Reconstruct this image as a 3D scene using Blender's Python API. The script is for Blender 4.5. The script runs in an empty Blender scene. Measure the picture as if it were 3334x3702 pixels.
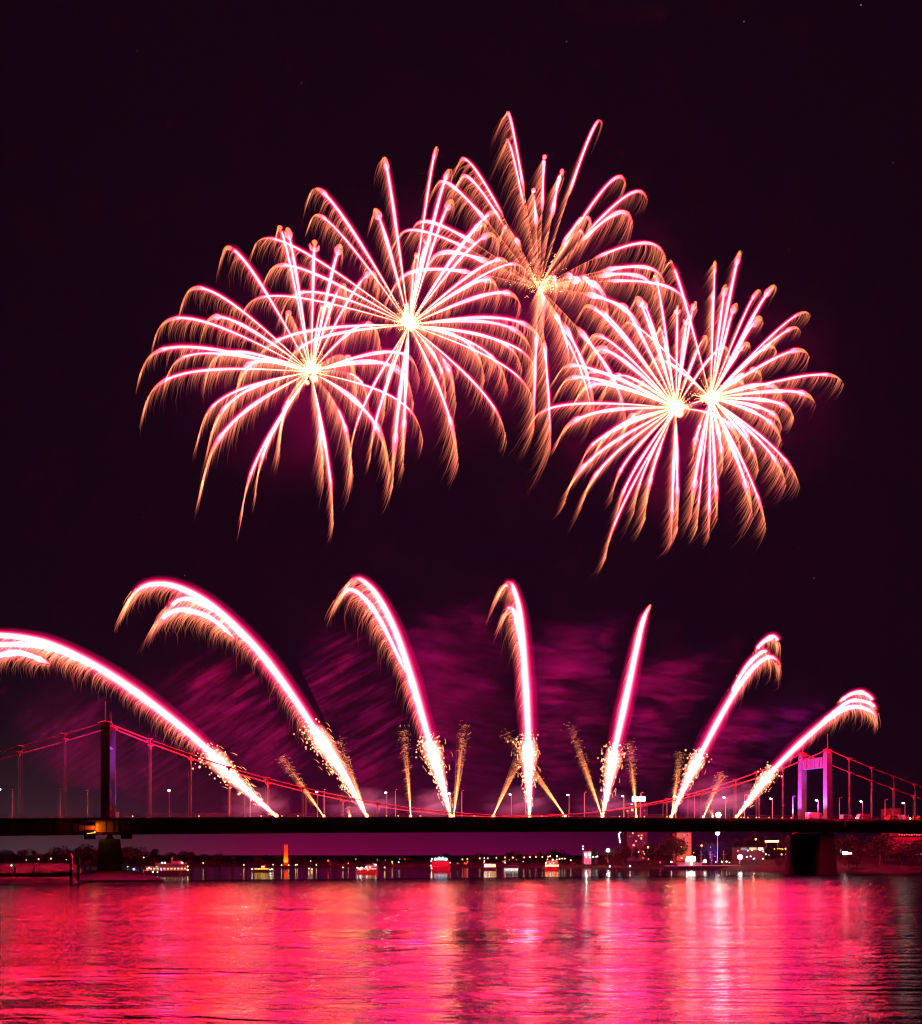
import bpy, math, random
import numpy as np
from mathutils import Vector

random.seed(7)
rng = np.random.default_rng(11)
S = bpy.context.scene
COL = S.collection
F, HY, HC, CX = 3575.0, 3085.0, 8.2, 1667.0        # focal length (photo px), horizon row, eye height, centre column

def P(px, py, D):
    return np.array([(px - CX) / F * D, D, HC + (HY - py) / F * D])

# ------------------------------------------------------------------ camera
cam = bpy.data.cameras.new('camera')
cam.sensor_fit = 'VERTICAL'; cam.sensor_height = 36; cam.sensor_width = 36
cam.lens = F / 3702 * 36
cam.shift_y = (HY - 1851) / 3702
cam.clip_start = 0.5; cam.clip_end = 6000
co = bpy.data.objects.new('camera', cam); COL.objects.link(co)
co.location = (0, 0, HC); co.rotation_euler = (math.radians(90), 0, 0)
S.camera = co

# ------------------------------------------------------------------ render
S.view_settings.view_transform = 'Standard'
S.view_settings.look = 'None'
S.view_settings.exposure = 0; S.view_settings.gamma = 1
cy = S.cycles
cy.max_bounces = 4; cy.diffuse_bounces = 0; cy.glossy_bounces = 2; cy.transmission_bounces = 1
cy.volume_bounces = 0; cy.transparent_max_bounces = 96
cy.caustics_reflective = False; cy.caustics_refractive = False
cy.sample_clamp_indirect = 4
cy.filter_width = 1.2
cy.use_denoising = True
cy.volume_step_rate = 3.0
cy.adaptive_threshold = .02
cy.volume_max_steps = 128

# ------------------------------------------------------------------ node helpers
def N(nt, typ, **kw):
    n = nt.nodes.new(typ)
    for k, v in kw.items():
        if k.startswith('i_'):
            n.inputs[k[2:].replace('_', ' ')].default_value = v
        else:
            setattr(n, k, v)
    return n

def link(nt, a, b): nt.links.new(a, b)

def mathn(nt, op, a, b=None, clamp=False):
    n = nt.nodes.new('ShaderNodeMath'); n.operation = op; n.use_clamp = clamp
    for i, v in enumerate((a, b)):
        if v is None: continue
        if isinstance(v, (int, float)): n.inputs[i].default_value = v
        else: nt.links.new(v, n.inputs[i])
    return n.outputs[0]

# ------------------------------------------------------------------ world: night sky, city glow low over the river
W = bpy.data.worlds.new('World'); S.world = W; W.use_nodes = True
nt = W.node_tree; nt.nodes.clear()
out = N(nt, 'ShaderNodeOutputWorld'); bg = N(nt, 'ShaderNodeBackground'); bg.inputs['Strength'].default_value = 1
tc = N(nt, 'ShaderNodeTexCoord'); sep = N(nt, 'ShaderNodeSeparateXYZ')
link(nt, tc.outputs['Generated'], sep.inputs[0])
ex, ey, ez = sep.outputs
el = mathn(nt, 'MAXIMUM', ez, 0.0)
az = mathn(nt, 'ARCTAN2', ex, ey)
def expo(v, scale): return mathn(nt, 'EXPONENT', mathn(nt, 'MULTIPLY', v, -1.0 / scale))
def gauss(v, c, w):
    a = mathn(nt, 'MULTIPLY', mathn(nt, 'SUBTRACT', v, c), 1.0 / w)
    return mathn(nt, 'EXPONENT', mathn(nt, 'MULTIPLY', mathn(nt, 'MULTIPLY', a, a), -1.0))
def tint(fac, col):
    m = N(nt, 'ShaderNodeVectorMath', operation='SCALE'); m.inputs[0].default_value = col
    link(nt, fac, m.inputs['Scale']); return m.outputs[0]
def addv(a, b):
    m = N(nt, 'ShaderNodeVectorMath', operation='ADD'); link(nt, a, m.inputs[0]); link(nt, b, m.inputs[1]); return m.outputs[0]
ns = N(nt, 'ShaderNodeTexNoise'); ns.inputs['Scale'].default_value = 5.0; ns.inputs['Detail'].default_value = 4
link(nt, tc.outputs['Generated'], ns.inputs['Vector'])
cloud = mathn(nt, 'ADD', mathn(nt, 'MULTIPLY', ns.outputs['Fac'], 1.0), 0.5)
base = N(nt, 'ShaderNodeCombineXYZ'); base.inputs[0].default_value = .0064; base.inputs[1].default_value = .0013; base.inputs[2].default_value = .0046
g1 = tint(mathn(nt, 'MULTIPLY', mathn(nt, 'MULTIPLY', expo(el, .042), gauss(az, -.17, .17)), cloud), (.15, .001, .036))
g2 = tint(mathn(nt, 'MULTIPLY', expo(el, .050), gauss(az, -.42, .14)), (.040, .028, .030))
g3 = tint(mathn(nt, 'MULTIPLY', mathn(nt, 'MULTIPLY', expo(el, .040), gauss(az, .08, .15)), cloud), (.080, .001, .026))
g4 = tint(mathn(nt, 'MULTIPLY', expo(el, .30), gauss(az, 0.0, .42)), (.0065, .0, .0055))
link(nt, addv(addv(base.outputs[0], g1), addv(g2, addv(g3, g4))), bg.inputs['Color'])
link(nt, bg.outputs[0], out.inputs['Surface'])

# ------------------------------------------------------------------ objects
ORIG = {}
def props(o, label=None, cat=None, group=None, kind=None):
    if label: o['label'] = label
    if cat: o['category'] = cat
    if group: o['group'] = group
    if kind: o['kind'] = kind
    return o
def thing(name, loc, label, cat, group=None, rz=0.0):
    o = bpy.data.objects.new(name, None); COL.objects.link(o)
    o.empty_display_size = 1
    o.location = loc; o.rotation_euler = (0, 0, rz)
    ORIG[o.name] = np.array(loc, float)
    return props(o, label, cat, group)

class MB:
    def __init__(s): s.v = []; s.f = []; s.c = []; s.a = []; s.n = 0; s.hascol = False
    def add(s, v, f, c=None):
        v = np.asarray(v, float)
        s.v.append(v); s.f += [tuple(i + s.n for i in q) for q in f]
        if c is not None: s.hascol = True; s.c.append(np.asarray(c, float))
        s.n += len(v)
        return s
    def box(s, c, d, rz=0.0, taper=1.0):
        x, y, z = [q / 2 for q in d]
        v = np.array([(-x, -y, -z), (x, -y, -z), (x, y, -z), (-x, y, -z), (-x * taper, -y * taper, z), (x * taper, -y * taper, z), (x * taper, y * taper, z), (-x * taper, y * taper, z)])
        if rz:
            a, b = math.cos(rz), math.sin(rz); v = np.stack([v[:, 0] * a - v[:, 1] * b, v[:, 0] * b + v[:, 1] * a, v[:, 2]], 1)
        return s.add(v + np.array(c), [(0, 3, 2, 1), (4, 5, 6, 7), (0, 1, 5, 4), (1, 2, 6, 5), (2, 3, 7, 6), (3, 0, 4, 7)])
    def tube(s, pts, rad, sides=8, col=None, cap=True):
        v, f = tube(pts, rad, sides, cap)
        c = None
        if col is not None:
            col = np.asarray(col, float)
            if col.ndim == 1: col = np.tile(col, (len(pts), 1))
            c = np.repeat(col, sides, 0)
            t = np.gradient(np.asarray(pts, float), axis=0); t /= np.maximum(np.linalg.norm(t, axis=1, keepdims=True), 1e-9)
            s.a.append(np.repeat(t, sides, 0))
        return s.add(v, f, c)
    def prism(s, poly, h0, h1, axis='z'):
        n = len(poly)
        if axis == 'z': v = [(x, y, h0) for x, y in poly] + [(x, y, h1) for x, y in poly]
        elif axis == 'y': v = [(x, h0, z) for x, z in poly] + [(x, h1, z) for x, z in poly]
        return s.add(v, [tuple(range(n))[::-1], tuple(range(n, 2 * n))] + [(i, (i + 1) % n, n + (i + 1) % n, n + i) for i in range(n)])
    def ball(s, c, r, seg=8, ring=5, col=None, sq=(1, 1, 1)):
        v = [(0, 0, -1)]
        for i in range(1, ring):
            a = -math.pi / 2 + math.pi * i / ring
            for j in range(seg):
                b = 2 * math.pi * j / seg; v.append((math.cos(a) * math.cos(b), math.cos(a) * math.sin(b), math.sin(a)))
        v.append((0, 0, 1)); f = []
        for j in range(seg): f.append((0, 1 + (j + 1) % seg, 1 + j))
        for i in range(ring - 2):
            for j in range(seg):
                a = 1 + i * seg; f.append((a + j, a + (j + 1) % seg, a + seg + (j + 1) % seg, a + seg + j))
        L = len(v) - 1; a = 1 + (ring - 2) * seg
        for j in range(seg): f.append((a + j, a + (j + 1) % seg, L))
        v = np.array(v) * r * np.array(sq) + np.array(c)
        return s.add(v, f, None if col is None else np.tile(col, (len(v), 1)))
    def build(s, name, mat, parent=None, smooth=False, origin=None, axis=False):
        me = bpy.data.meshes.new(name)
        v = np.concatenate(s.v) if s.v else np.zeros((0, 3))
        o_ = np.array(origin, float) if origin is not None else (ORIG[parent.name] if parent is not None else np.zeros(3))
        me.from_pydata((v - o_).tolist(), [], s.f)
        if s.hascol:
            at = me.attributes.new('glow', 'FLOAT_COLOR', 'POINT')
            c = np.concatenate(s.c); c = np.concatenate([c, np.ones((len(c), 1))], 1)
            at.data.foreach_set('color', c.astype(np.float32).ravel())
        if axis:
            at = me.attributes.new('axis', 'FLOAT_VECTOR', 'POINT'); at.data.foreach_set('vector', np.concatenate(s.a).astype(np.float32).ravel())
        if smooth: me.polygons.foreach_set('use_smooth', [True] * len(me.polygons))
        me.materials.append(mat); me.update()
        ob = bpy.data.objects.new(name, me); COL.objects.link(ob)
        if parent is not None:
            ob.parent = parent
            if origin is not None: ob.location = o_ - ORIG[parent.name]
        elif origin is not None: ob.location = o_
        ORIG[ob.name] = o_
        return ob

def tube(pts, rad, sides=8, cap=True):
    p = np.asarray(pts, float); n = len(p)
    r = np.full(n, rad) if np.isscalar(rad) else np.asarray(rad, float)
    t = np.gradient(p, axis=0); t /= np.maximum(np.linalg.norm(t, axis=1, keepdims=True), 1e-9)
    ref = np.array([0, 1.0, 0]) if abs(t[n // 2][1]) < .9 else np.array([1.0, 0, 0])
    a = np.cross(t, ref); a /= np.maximum(np.linalg.norm(a, axis=1, keepdims=True), 1e-9)
    b = np.cross(t, a)
    th = np.arange(sides) / sides * 2 * math.pi
    v = p[:, None, :] + r[:, None, None] * (np.cos(th)[None, :, None] * a[:, None, :] + np.sin(th)[None, :, None] * b[:, None, :])
    f = []
    for i in range(n - 1):
        for j in range(sides):
            k = (j + 1) % sides
            f.append((i * sides + j, i * sides + k, (i + 1) * sides + k, (i + 1) * sides + j))
    if cap: f.append(tuple(range(sides))[::-1]); f.append(tuple((n - 1) * sides + j for j in range(sides)))
    return v.reshape(-1, 3), f

def copy_tree(o, parent=None):
    c = o.copy(); COL.objects.link(c)
    if parent is not None: c.parent = parent
    for ch in list(o.children): copy_tree(ch, c)
    return c

def light(name, kind, loc, energy, color, radius=1.0, parent=None, target=None, spot=None):
    l = bpy.data.lights.new(name, kind); l.energy = energy; l.color = color
    if kind in ('POINT', 'SPOT'): l.shadow_soft_size = radius
    o = bpy.data.objects.new(name, l); COL.objects.link(o)
    loc = np.array(loc, float)
    if parent is not None: o.parent = parent; o.location = loc - ORIG[parent.name]
    else: o.location = loc
    if target is not None:
        o.rotation_euler = Vector(np.array(target) - loc).to_track_quat('-Z', 'Y').to_euler()
    if spot: l.spot_size = math.radians(spot); l.spot_blend = .6
    return o

# ------------------------------------------------------------------ materials
def mat_plain(name, col, rough=.7, metal=0.0, var=.25, scale=2.0, spec=.3, bump=0.0):
    m = bpy.data.materials.new(name); m.use_nodes = True; nt = m.node_tree
    b = nt.nodes['Principled BSDF']; b.inputs['Roughness'].default_value = rough; b.inputs['Metallic'].default_value = metal
    b.inputs['Specular IOR Level'].default_value = spec
    tc = N(nt, 'ShaderNodeTexCoord'); ns = N(nt, 'ShaderNodeTexNoise'); ns.inputs['Scale'].default_value = scale; ns.inputs['Detail'].default_value = 5
    link(nt, tc.outputs['Object'], ns.inputs['Vector'])
    mx = N(nt, 'ShaderNodeMix', data_type='RGBA')
    mx.inputs[6].default_value = (*[c * (1 - var) for c in col], 1); mx.inputs[7].default_value = (*[min(1, c * (1 + var)) for c in col], 1)
    link(nt, ns.outputs['Fac'], mx.inputs[0]); link(nt, mx.outputs[2], b.inputs['Base Color'])
    if bump:
        bp = N(nt, 'ShaderNodeBump'); bp.inputs['Strength'].default_value = bump; bp.inputs['Distance'].default_value = .3
        link(nt, ns.outputs['Fac'], bp.inputs['Height']); link(nt, bp.outputs[0], b.inputs['Normal'])
    return m

def mat_emit(name, col, strength=1.0):
    m = bpy.data.materials.new(name); m.use_nodes = True; nt = m.node_tree; nt.nodes.clear()
    o = N(nt, 'ShaderNodeOutputMaterial'); e = N(nt, 'ShaderNodeEmission'); e.inputs['Color'].default_value = (*col, 1); e.inputs['Strength'].default_value = strength
    link(nt, e.outputs[0], o.inputs['Surface']); m.cycles.emission_sampling = 'NONE'
    return m

def mat_fire(name, power, axis=False):
    """burning sparks: adds light and hides nothing, trails carry a painted halo of glare"""
    m = bpy.data.materials.new(name); m.use_nodes = True; nt = m.node_tree; nt.nodes.clear()
    o = N(nt, 'ShaderNodeOutputMaterial'); e = N(nt, 'ShaderNodeEmission'); t = N(nt, 'ShaderNodeBsdfTransparent'); a = N(nt, 'ShaderNodeAddShader')
    at = N(nt, 'ShaderNodeAttribute', attribute_name='glow'); link(nt, at.outputs['Color'], e.inputs['Color'])
    if power and axis:      # hot core along the tube, soft red halo of glare painted round it
        ge = N(nt, 'ShaderNodeNewGeometry'); ax = N(nt, 'ShaderNodeAttribute', attribute_name='axis')
        def dot(a_, b_):
            d = N(nt, 'ShaderNodeVectorMath', operation='DOT_PRODUCT'); link(nt, a_, d.inputs[0]); link(nt, b_, d.inputs[1]); return d.outputs['Value']
        nv = mathn(nt, 'ABSOLUTE', dot(ge.outputs['Normal'], ge.outputs['Incoming'])); tv = dot(ax.outputs['Vector'], ge.outputs['Incoming'])
        den = mathn(nt, 'SQRT', mathn(nt, 'MAXIMUM', mathn(nt, 'SUBTRACT', 1.0, mathn(nt, 'MULTIPLY', tv, tv)), .16))
        f_ = mathn(nt, 'MINIMUM', mathn(nt, 'DIVIDE', nv, den), 1.0)
        hot_ = N(nt, 'ShaderNodeVectorMath', operation='SCALE'); link(nt, at.outputs['Color'], hot_.inputs[0]); link(nt, mathn(nt, 'POWER', f_, power), hot_.inputs['Scale'])
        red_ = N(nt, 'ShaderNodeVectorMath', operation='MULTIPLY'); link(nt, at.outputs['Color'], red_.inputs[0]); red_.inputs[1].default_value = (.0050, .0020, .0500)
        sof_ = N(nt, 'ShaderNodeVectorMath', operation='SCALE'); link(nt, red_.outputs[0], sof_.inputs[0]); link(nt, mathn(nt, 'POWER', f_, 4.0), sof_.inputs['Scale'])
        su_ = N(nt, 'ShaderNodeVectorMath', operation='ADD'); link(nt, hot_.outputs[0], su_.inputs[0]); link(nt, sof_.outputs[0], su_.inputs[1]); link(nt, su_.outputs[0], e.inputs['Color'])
    elif power:
        lw = N(nt, 'ShaderNodeLayerWeight'); inv = mathn(nt, 'SUBTRACT', 1.0, lw.outputs['Facing'])
        link(nt, mathn(nt, 'POWER', inv, power), e.inputs['Strength'])
    link(nt, t.outputs[0], a.inputs[0]); link(nt, e.outputs[0], a.inputs[1]); link(nt, a.outputs[0], o.inputs['Surface'])
    m.cycles.emission_sampling = 'NONE'
    return m

M = {
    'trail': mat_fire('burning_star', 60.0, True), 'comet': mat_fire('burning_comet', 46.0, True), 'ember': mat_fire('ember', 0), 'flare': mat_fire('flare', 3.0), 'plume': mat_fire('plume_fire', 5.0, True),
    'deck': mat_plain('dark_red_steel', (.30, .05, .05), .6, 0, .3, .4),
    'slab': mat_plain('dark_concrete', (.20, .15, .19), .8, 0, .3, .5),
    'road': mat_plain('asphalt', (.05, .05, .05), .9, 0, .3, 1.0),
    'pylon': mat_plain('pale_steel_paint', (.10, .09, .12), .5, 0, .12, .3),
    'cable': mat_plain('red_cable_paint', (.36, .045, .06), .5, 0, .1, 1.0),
    'hanger': mat_plain('pale_steel', (.24, .19, .18), .5, 0, .1, 1.0),
    'pier': mat_plain('pier_concrete', (.075, .062, .052), .9, 0, .35, .25, .2, .3),
    'black': mat_plain('black_steel', (.02, .02, .022), .6, 0, .3),
    'rail': mat_plain('rail_steel', (.06, .04, .05), .6),
    'pole': mat_plain('lamp_pole', (.45, .42, .42), .5, 0, .1),
    'grass': mat_plain('bank_grass', (.055, .055, .03), .95, 0, .6, .35, .1, .8),
    'rock': mat_plain('bank_stone', (.16, .14, .13), .95, 0, .5, .5, .1, .8),
    'bark': mat_plain('bark', (.05, .04, .03), .9),
    'leaf': mat_plain('foliage', (.045, .055, .025), .8, 0, .5, .3, .2),
    'white': mat_plain('white_paint', (.75, .74, .72), .4, 0, .06),
    'boatwhite': mat_plain('boat_white', (.28, .27, .28), .4, 0, .06),
    'hullred': mat_plain('red_hull', (.28, .03, .04), .4, 0, .1),
    'hullblack': mat_plain('black_hull', (.03, .03, .04), .5, 0, .2),
    'glass': mat_plain('dark_glass', (.02, .02, .03), .1, 0, .1, 1, .6),
    'tyre': mat_plain('tyre', (.02, .02, .02), .9),
    'brick': mat_plain('brick_wall', (.38, .18, .10), .9, 0, .25, .4),
    'wallgrey': mat_plain('rendered_wall', (.10, .085, .09), .9, 0, .2, .2),
    'roof': mat_plain('dark_roof', (.05, .04, .04), .9),
    'orange': mat_plain('orange_steel', (.80, .16, .015), .5, 0, .08),
    'vanred': mat_plain('magenta_van_paint', (.55, .04, .16), .4, 0, .06),
    'red': mat_plain('red_paint', (.6, .03, .03), .4, 0, .06),
    'vest': mat_plain('orange_vest', (.85, .25, .04), .7, 0, .1),
    'skin': mat_plain('skin', (.45, .27, .19), .7, 0, .1),
    'trouser': mat_plain('dark_trousers', (.04, .04, .06), .8),
    'e_white': mat_emit('lit_white', (1, .93, .82), 9), 'e_warm': mat_emit('lit_warm', (1, .62, .25), 5),
    'e_amber': mat_emit('lit_amber', (1, .33, .05), 5), 'e_red': mat_emit('lit_red', (1, .05, .03), 5),
    'e_blue': mat_emit('lit_blue', (.06, .14, 1), 8), 'e_cyan': mat_emit('lit_cyan', (.12, .75, 1), 8),
    'e_green': mat_emit('lit_green', (.05, 1, .45), 4), 'e_yellow': mat_emit('lit_yellow', (1, .68, .06), 3.5),
    'e_cool': mat_emit('lit_cool', (.75, .95, 1), 4), 'e_window': mat_emit('lit_window', (1, .72, .35), 1.0),
    'e_dim': mat_emit('dim_window', (.8, .75, .9), .35), 'e_pale': mat_emit('lit_pale', (.85, 1, .85), 3),
    'e_flood': mat_emit('flood_lens', (1, .93, .85), 26),
}

# ------------------------------------------------------------------ water (river): one sheet to the horizon
def make_water():
    m = bpy.data.materials.new('river_water'); m.use_nodes = True; nt = m.node_tree
    b = nt.nodes['Principled BSDF']
    b.inputs['Base Color'].default_value = (.004, .003, .005, 1); b.inputs['IOR'].default_value = 1.33
    b.inputs['Specular IOR Level'].default_value = .5
    tc = N(nt, 'ShaderNodeTexCoord')
    def noise(scale, detail, sx=1.0, sy=1.0, rough=.55, dist=0.0):
        mp = N(nt, 'ShaderNodeMapping'); mp.inputs['Scale'].default_value = (sx, sy, 1); link(nt, tc.outputs['Object'], mp.inputs['Vector'])
        n = N(nt, 'ShaderNodeTexNoise'); n.inputs['Scale'].default_value = scale; n.inputs['Detail'].default_value = detail
        n.inputs['Roughness'].default_value = rough; n.inputs['Distortion'].default_value = dist
        link(nt, mp.outputs[0], n.inputs['Vector']); return n.outputs['Fac']
    swell = noise(.11, 3, .30, 1.2)
    chop = noise(.55, 5, .22, 1.0, .55, .3)
    rip = noise(2.0, 4, .25, 1.0, .6)
    patch = noise(.030, 5, .6, 1.9, .62, 1.0)
    pr = N(nt, 'ShaderNodeMapRange'); pr.inputs['From Min'].default_value = .40; pr.inputs['From Max'].default_value = .60
    pr.inputs['To Min'].default_value = .10; pr.inputs['To Max'].default_value = 1.0; link(nt, patch, pr.inputs['Value'])
    # sheltered smooth water beyond the bridge line
    sp = N(nt, 'ShaderNodeSeparateXYZ'); link(nt, tc.outputs['Object'], sp.inputs[0])
    dn = mathn(nt, 'ADD', mathn(nt, 'MULTIPLY', sp.outputs[0], -.3368), mathn(nt, 'MULTIPLY', sp.outputs[1], .9416))
    dn = mathn(nt, 'ADD', dn, mathn(nt, 'MULTIPLY', swell, 14.0))
    cm = N(nt, 'ShaderNodeMapRange', interpolation_type='SMOOTHSTEP'); cm.inputs['From Min'].default_value = 308; cm.inputs['From Max'].default_value = 335
    cm.inputs['To Min'].default_value = 1.0; cm.inputs['To Max'].default_value = .10; link(nt, dn, cm.inputs['Value'])
    h = mathn(nt, 'ADD', mathn(nt, 'MULTIPLY', swell, 1.3), mathn(nt, 'MULTIPLY', mathn(nt, 'ADD', mathn(nt, 'MULTIPLY', chop, .85), mathn(nt, 'MULTIPLY', rip, .10)), pr.outputs[0]))
    bp = N(nt, 'ShaderNodeBump'); bp.inputs['Strength'].default_value = 1.0; bp.inputs['Distance'].default_value = 1.0
    link(nt, mathn(nt, 'MULTIPLY', h, cm.outputs[0]), bp.inputs['Height']); link(nt, bp.outputs[0], b.inputs['Normal'])
    link(nt, mathn(nt, 'ADD', mathn(nt, 'MULTIPLY', cm.outputs[0], .13), .05), b.inputs['Roughness'])
    mb = MB(); mb.add([(-2500, -60, 0), (2500, -60, 0), (2500, 3200, 0), (-2500, 3200, 0)], [(0, 1, 2, 3)])
    return props(mb.build('water', m), 'wide river lit hot pink by fireworks', 'river', kind='structure')
make_water()

# ------------------------------------------------------------------ bridge frame
A = np.array([-105.0, 292.0]); B = np.array([141.0, 380.0]); LEN = float(np.linalg.norm(B - A))
d2 = (B - A) / LEN; n2 = np.array([-d2[1], d2[0]]); ANG = math.atan2(d2[1], d2[0])
WID = 15.0
def zdeck(t):
    s = t / LEN; s = np.clip(s, -.35, 1.35)
    return 18.65 + 4.46 * s - 1.84 * s * s
def BP(t, off, z):
    q = A + d2 * t + n2 * off; return np.array([q[0], q[1], z])
def t_at(px, off=0.0):
    u = (px - CX) / F; a = A + n2 * off
    return (u * a[1] - a[0]) / (d2[0] - u * d2[1])
def D_at(px, off=0.0): return (A + n2 * off + d2 * t_at(px, off))[1]

# ------------------------------------------------------------------ suspension bridge (one thing)
bridge = thing('suspension_bridge', BP(0, 0, 0), 'long suspension bridge with two lilac-lit portal towers and red cables across the river', 'bridge')
T0, T1_ = -120.0, LEN + 130.0
ts = np.linspace(T0, T1_, 90)

def ribbon(off0, off1, z0, z1, name, mat, parent=bridge):
    """strip along the bridge with a rectangular section; z relative to the road"""
    mb = MB(); v = []; f = []
    for t in ts:
        z = zdeck(t)
        v += [BP(t, off0, z + z0), BP(t, off1, z + z0), BP(t, off1, z + z1), BP(t, off0, z + z1)]
    for i in range(len(ts) - 1):
        a = 4 * i; b = a + 4
        for j in range(4):
            k = (j + 1) % 4; f.append((a + j, b + j, b + k, a + k))
    f.append((0, 1, 2, 3)); L = 4 * (len(ts) - 1); f.append((L + 3, L + 2, L + 1, L))
    mb.add(v, f); return mb.build(name, mat, parent)
slab = ribbon(-2.6, 17.6, -.95, 0, 'deck_slab', M['slab'])
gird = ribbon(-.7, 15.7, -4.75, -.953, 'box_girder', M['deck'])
ribbon(-.78, -.703, -4.6, -4.35, 'girder_flange', M['deck'], gird)
ribbon(-2.67, -2.603, -.35, -.05, 'edge_beam', M['deck'], slab)
def railing(off):
    mb = MB()
    for zz, r in ((1.12, .045), (.78, .022), (.45, .022), (.14, .03)):
        mb.tube([BP(t, off, zdeck(t) + zz) for t in ts], r, 5)
    for t in np.arange(T0, T1_, 2.6): mb.tube([BP(t, off, zdeck(t)), BP(t, off, zdeck(t) + 1.16)], .045, 5)
    return mb.build('railing', M['rail'], bridge)
railing(-2.35); railing(17.35)

# portal towers: leg bottom/top positions measured per leg
def leg(mb, base, top, wx, wy, wx2, wy2):
    """tapered box column turned with the bridge"""
    ex = np.array([d2[0], d2[1], 0]); ey = np.array([n2[0], n2[1], 0]); v = []
    for c, a, b in ((base, wx, wy), (top, wx2, wy2)):
        for sx, sy in ((-1, -1), (1, -1), (1, 1), (-1, 1)): v.append(c + ex * sx * a / 2 + ey * sy * b / 2)
    mb.add(v, [(0, 3, 2, 1), (4, 5, 6, 7), (0, 1, 5, 4), (1, 2, 6, 5), (2, 3, 7, 6), (3, 0, 4, 7)])
    # cover strips on the faces across the bridge
    for sx in (-1, 1):
        for sy in (-.18, .18):
            mb.tube([base + ex * sx * wx / 2 + ey * sy * wy, top + ex * sx * wx2 / 2 + ey * sy * wy2], .07, 4)

def portal(t, h_near, h_far, shift_far, label):
    zb = zdeck(t) - .4; mb = MB()
    b0 = BP(t, 0, zb); t0 = BP(t, .25, zdeck(t) + h_near); b1_ = BP(t + shift_far, WID, zb); t1 = BP(t + shift_far, WID - .25, zdeck(t) + h_far)
    leg(mb, b0, t0, 2.5, 2.2, 2.45, 2.1); leg(mb, b1_, t1, 2.5, 2.2, 2.45, 2.1)
    o = mb.build('portal_frame', M['pylon'], bridge); o['label'] = label
    # cross girder, ribbed
    mb = MB(); zt = min(h_near, h_far) - 1.4 + zdeck(t)
    ex = np.array([d2[0], d2[1], 0]); c0 = BP(t, 1.2, 0); c1 = BP(t + shift_far, WID - 1.2, 0); v = []
    hb = 4.1
    for c in (c0, c1):
        for sx in (-.8, .8):
            for z in (zt - hb, zt): v.append(np.array([c[0], c[1], z]) + ex * sx)
    mb.add(v, [(0, 1, 3, 2), (4, 6, 7, 5), (0, 4, 5, 1), (2, 3, 7, 6), (1, 5, 7, 3), (0, 2, 6, 4)])
    for q in np.linspace(.08, .92, 8):
        c = c0 * (1 - q) + c1 * q
        for sx in (-1, 1): mb.box((c[0] + ex[0] * sx * .92, c[1] + ex[1] * sx * .92, zt - hb / 2), (.22, .28, hb - .3), ANG)
    mb.build('cross_girder', M['pylon'], o)
    for c, hh in ((t0, h_near), (t1, h_far)):
        mb = MB()
        # saddle cap: fan of ribs under a curved top
        for k in np.linspace(-1, 1, 7):
            mb.tube([c + ex * k * 1.05 + np.array([0, 0, .05]), c + ex * k * 1.65 + np.array([0, 0, 1.25 - .35 * k * k])], .16, 5)
        arc = [c + ex * k * 1.9 + np.array([0, 0, 1.42 - .55 * k * k]) for k in np.linspace(-1, 1, 9)]
        mb.tube(arc, .26, 6); mb.box(c + np.array([0, 0, .5]), (2.2, 1.5, .9), ANG)
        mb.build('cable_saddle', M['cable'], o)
    for c, hh in ((t0, 6.3), (t1, 5.0)):
        mb = MB(); mb.tube([c + np.array([0, 0, 1.2]), c + np.array([0, 0, 1.2 + hh])], np.array([.10, .05]), 6)
        mb.build('antenna', M['cable'], o)
    mb = MB(); mb.box(b1_ + ex * 1.9 + np.array([0, 0, 1.5]), (1.0, 1.4, 2.2), ANG); mb.build('service_cabinet', M['white'], o)
    return o, t0 + np.array([0, 0, 1.3]), t1 + np.array([0, 0, 1.3])
HL = (2957 - 2626) / F * 292; HR = (2962 - 2722) / F * 380
pL, sL0, sL1 = portal(0.0, HL, HL + .2, 1.6, 'portal tower at left seen almost end-on, near leg dark')
pR, sR0, sR1 = portal(LEN, HR, HR, 0.0, 'portal tower at right washed in lilac floodlight')

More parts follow.
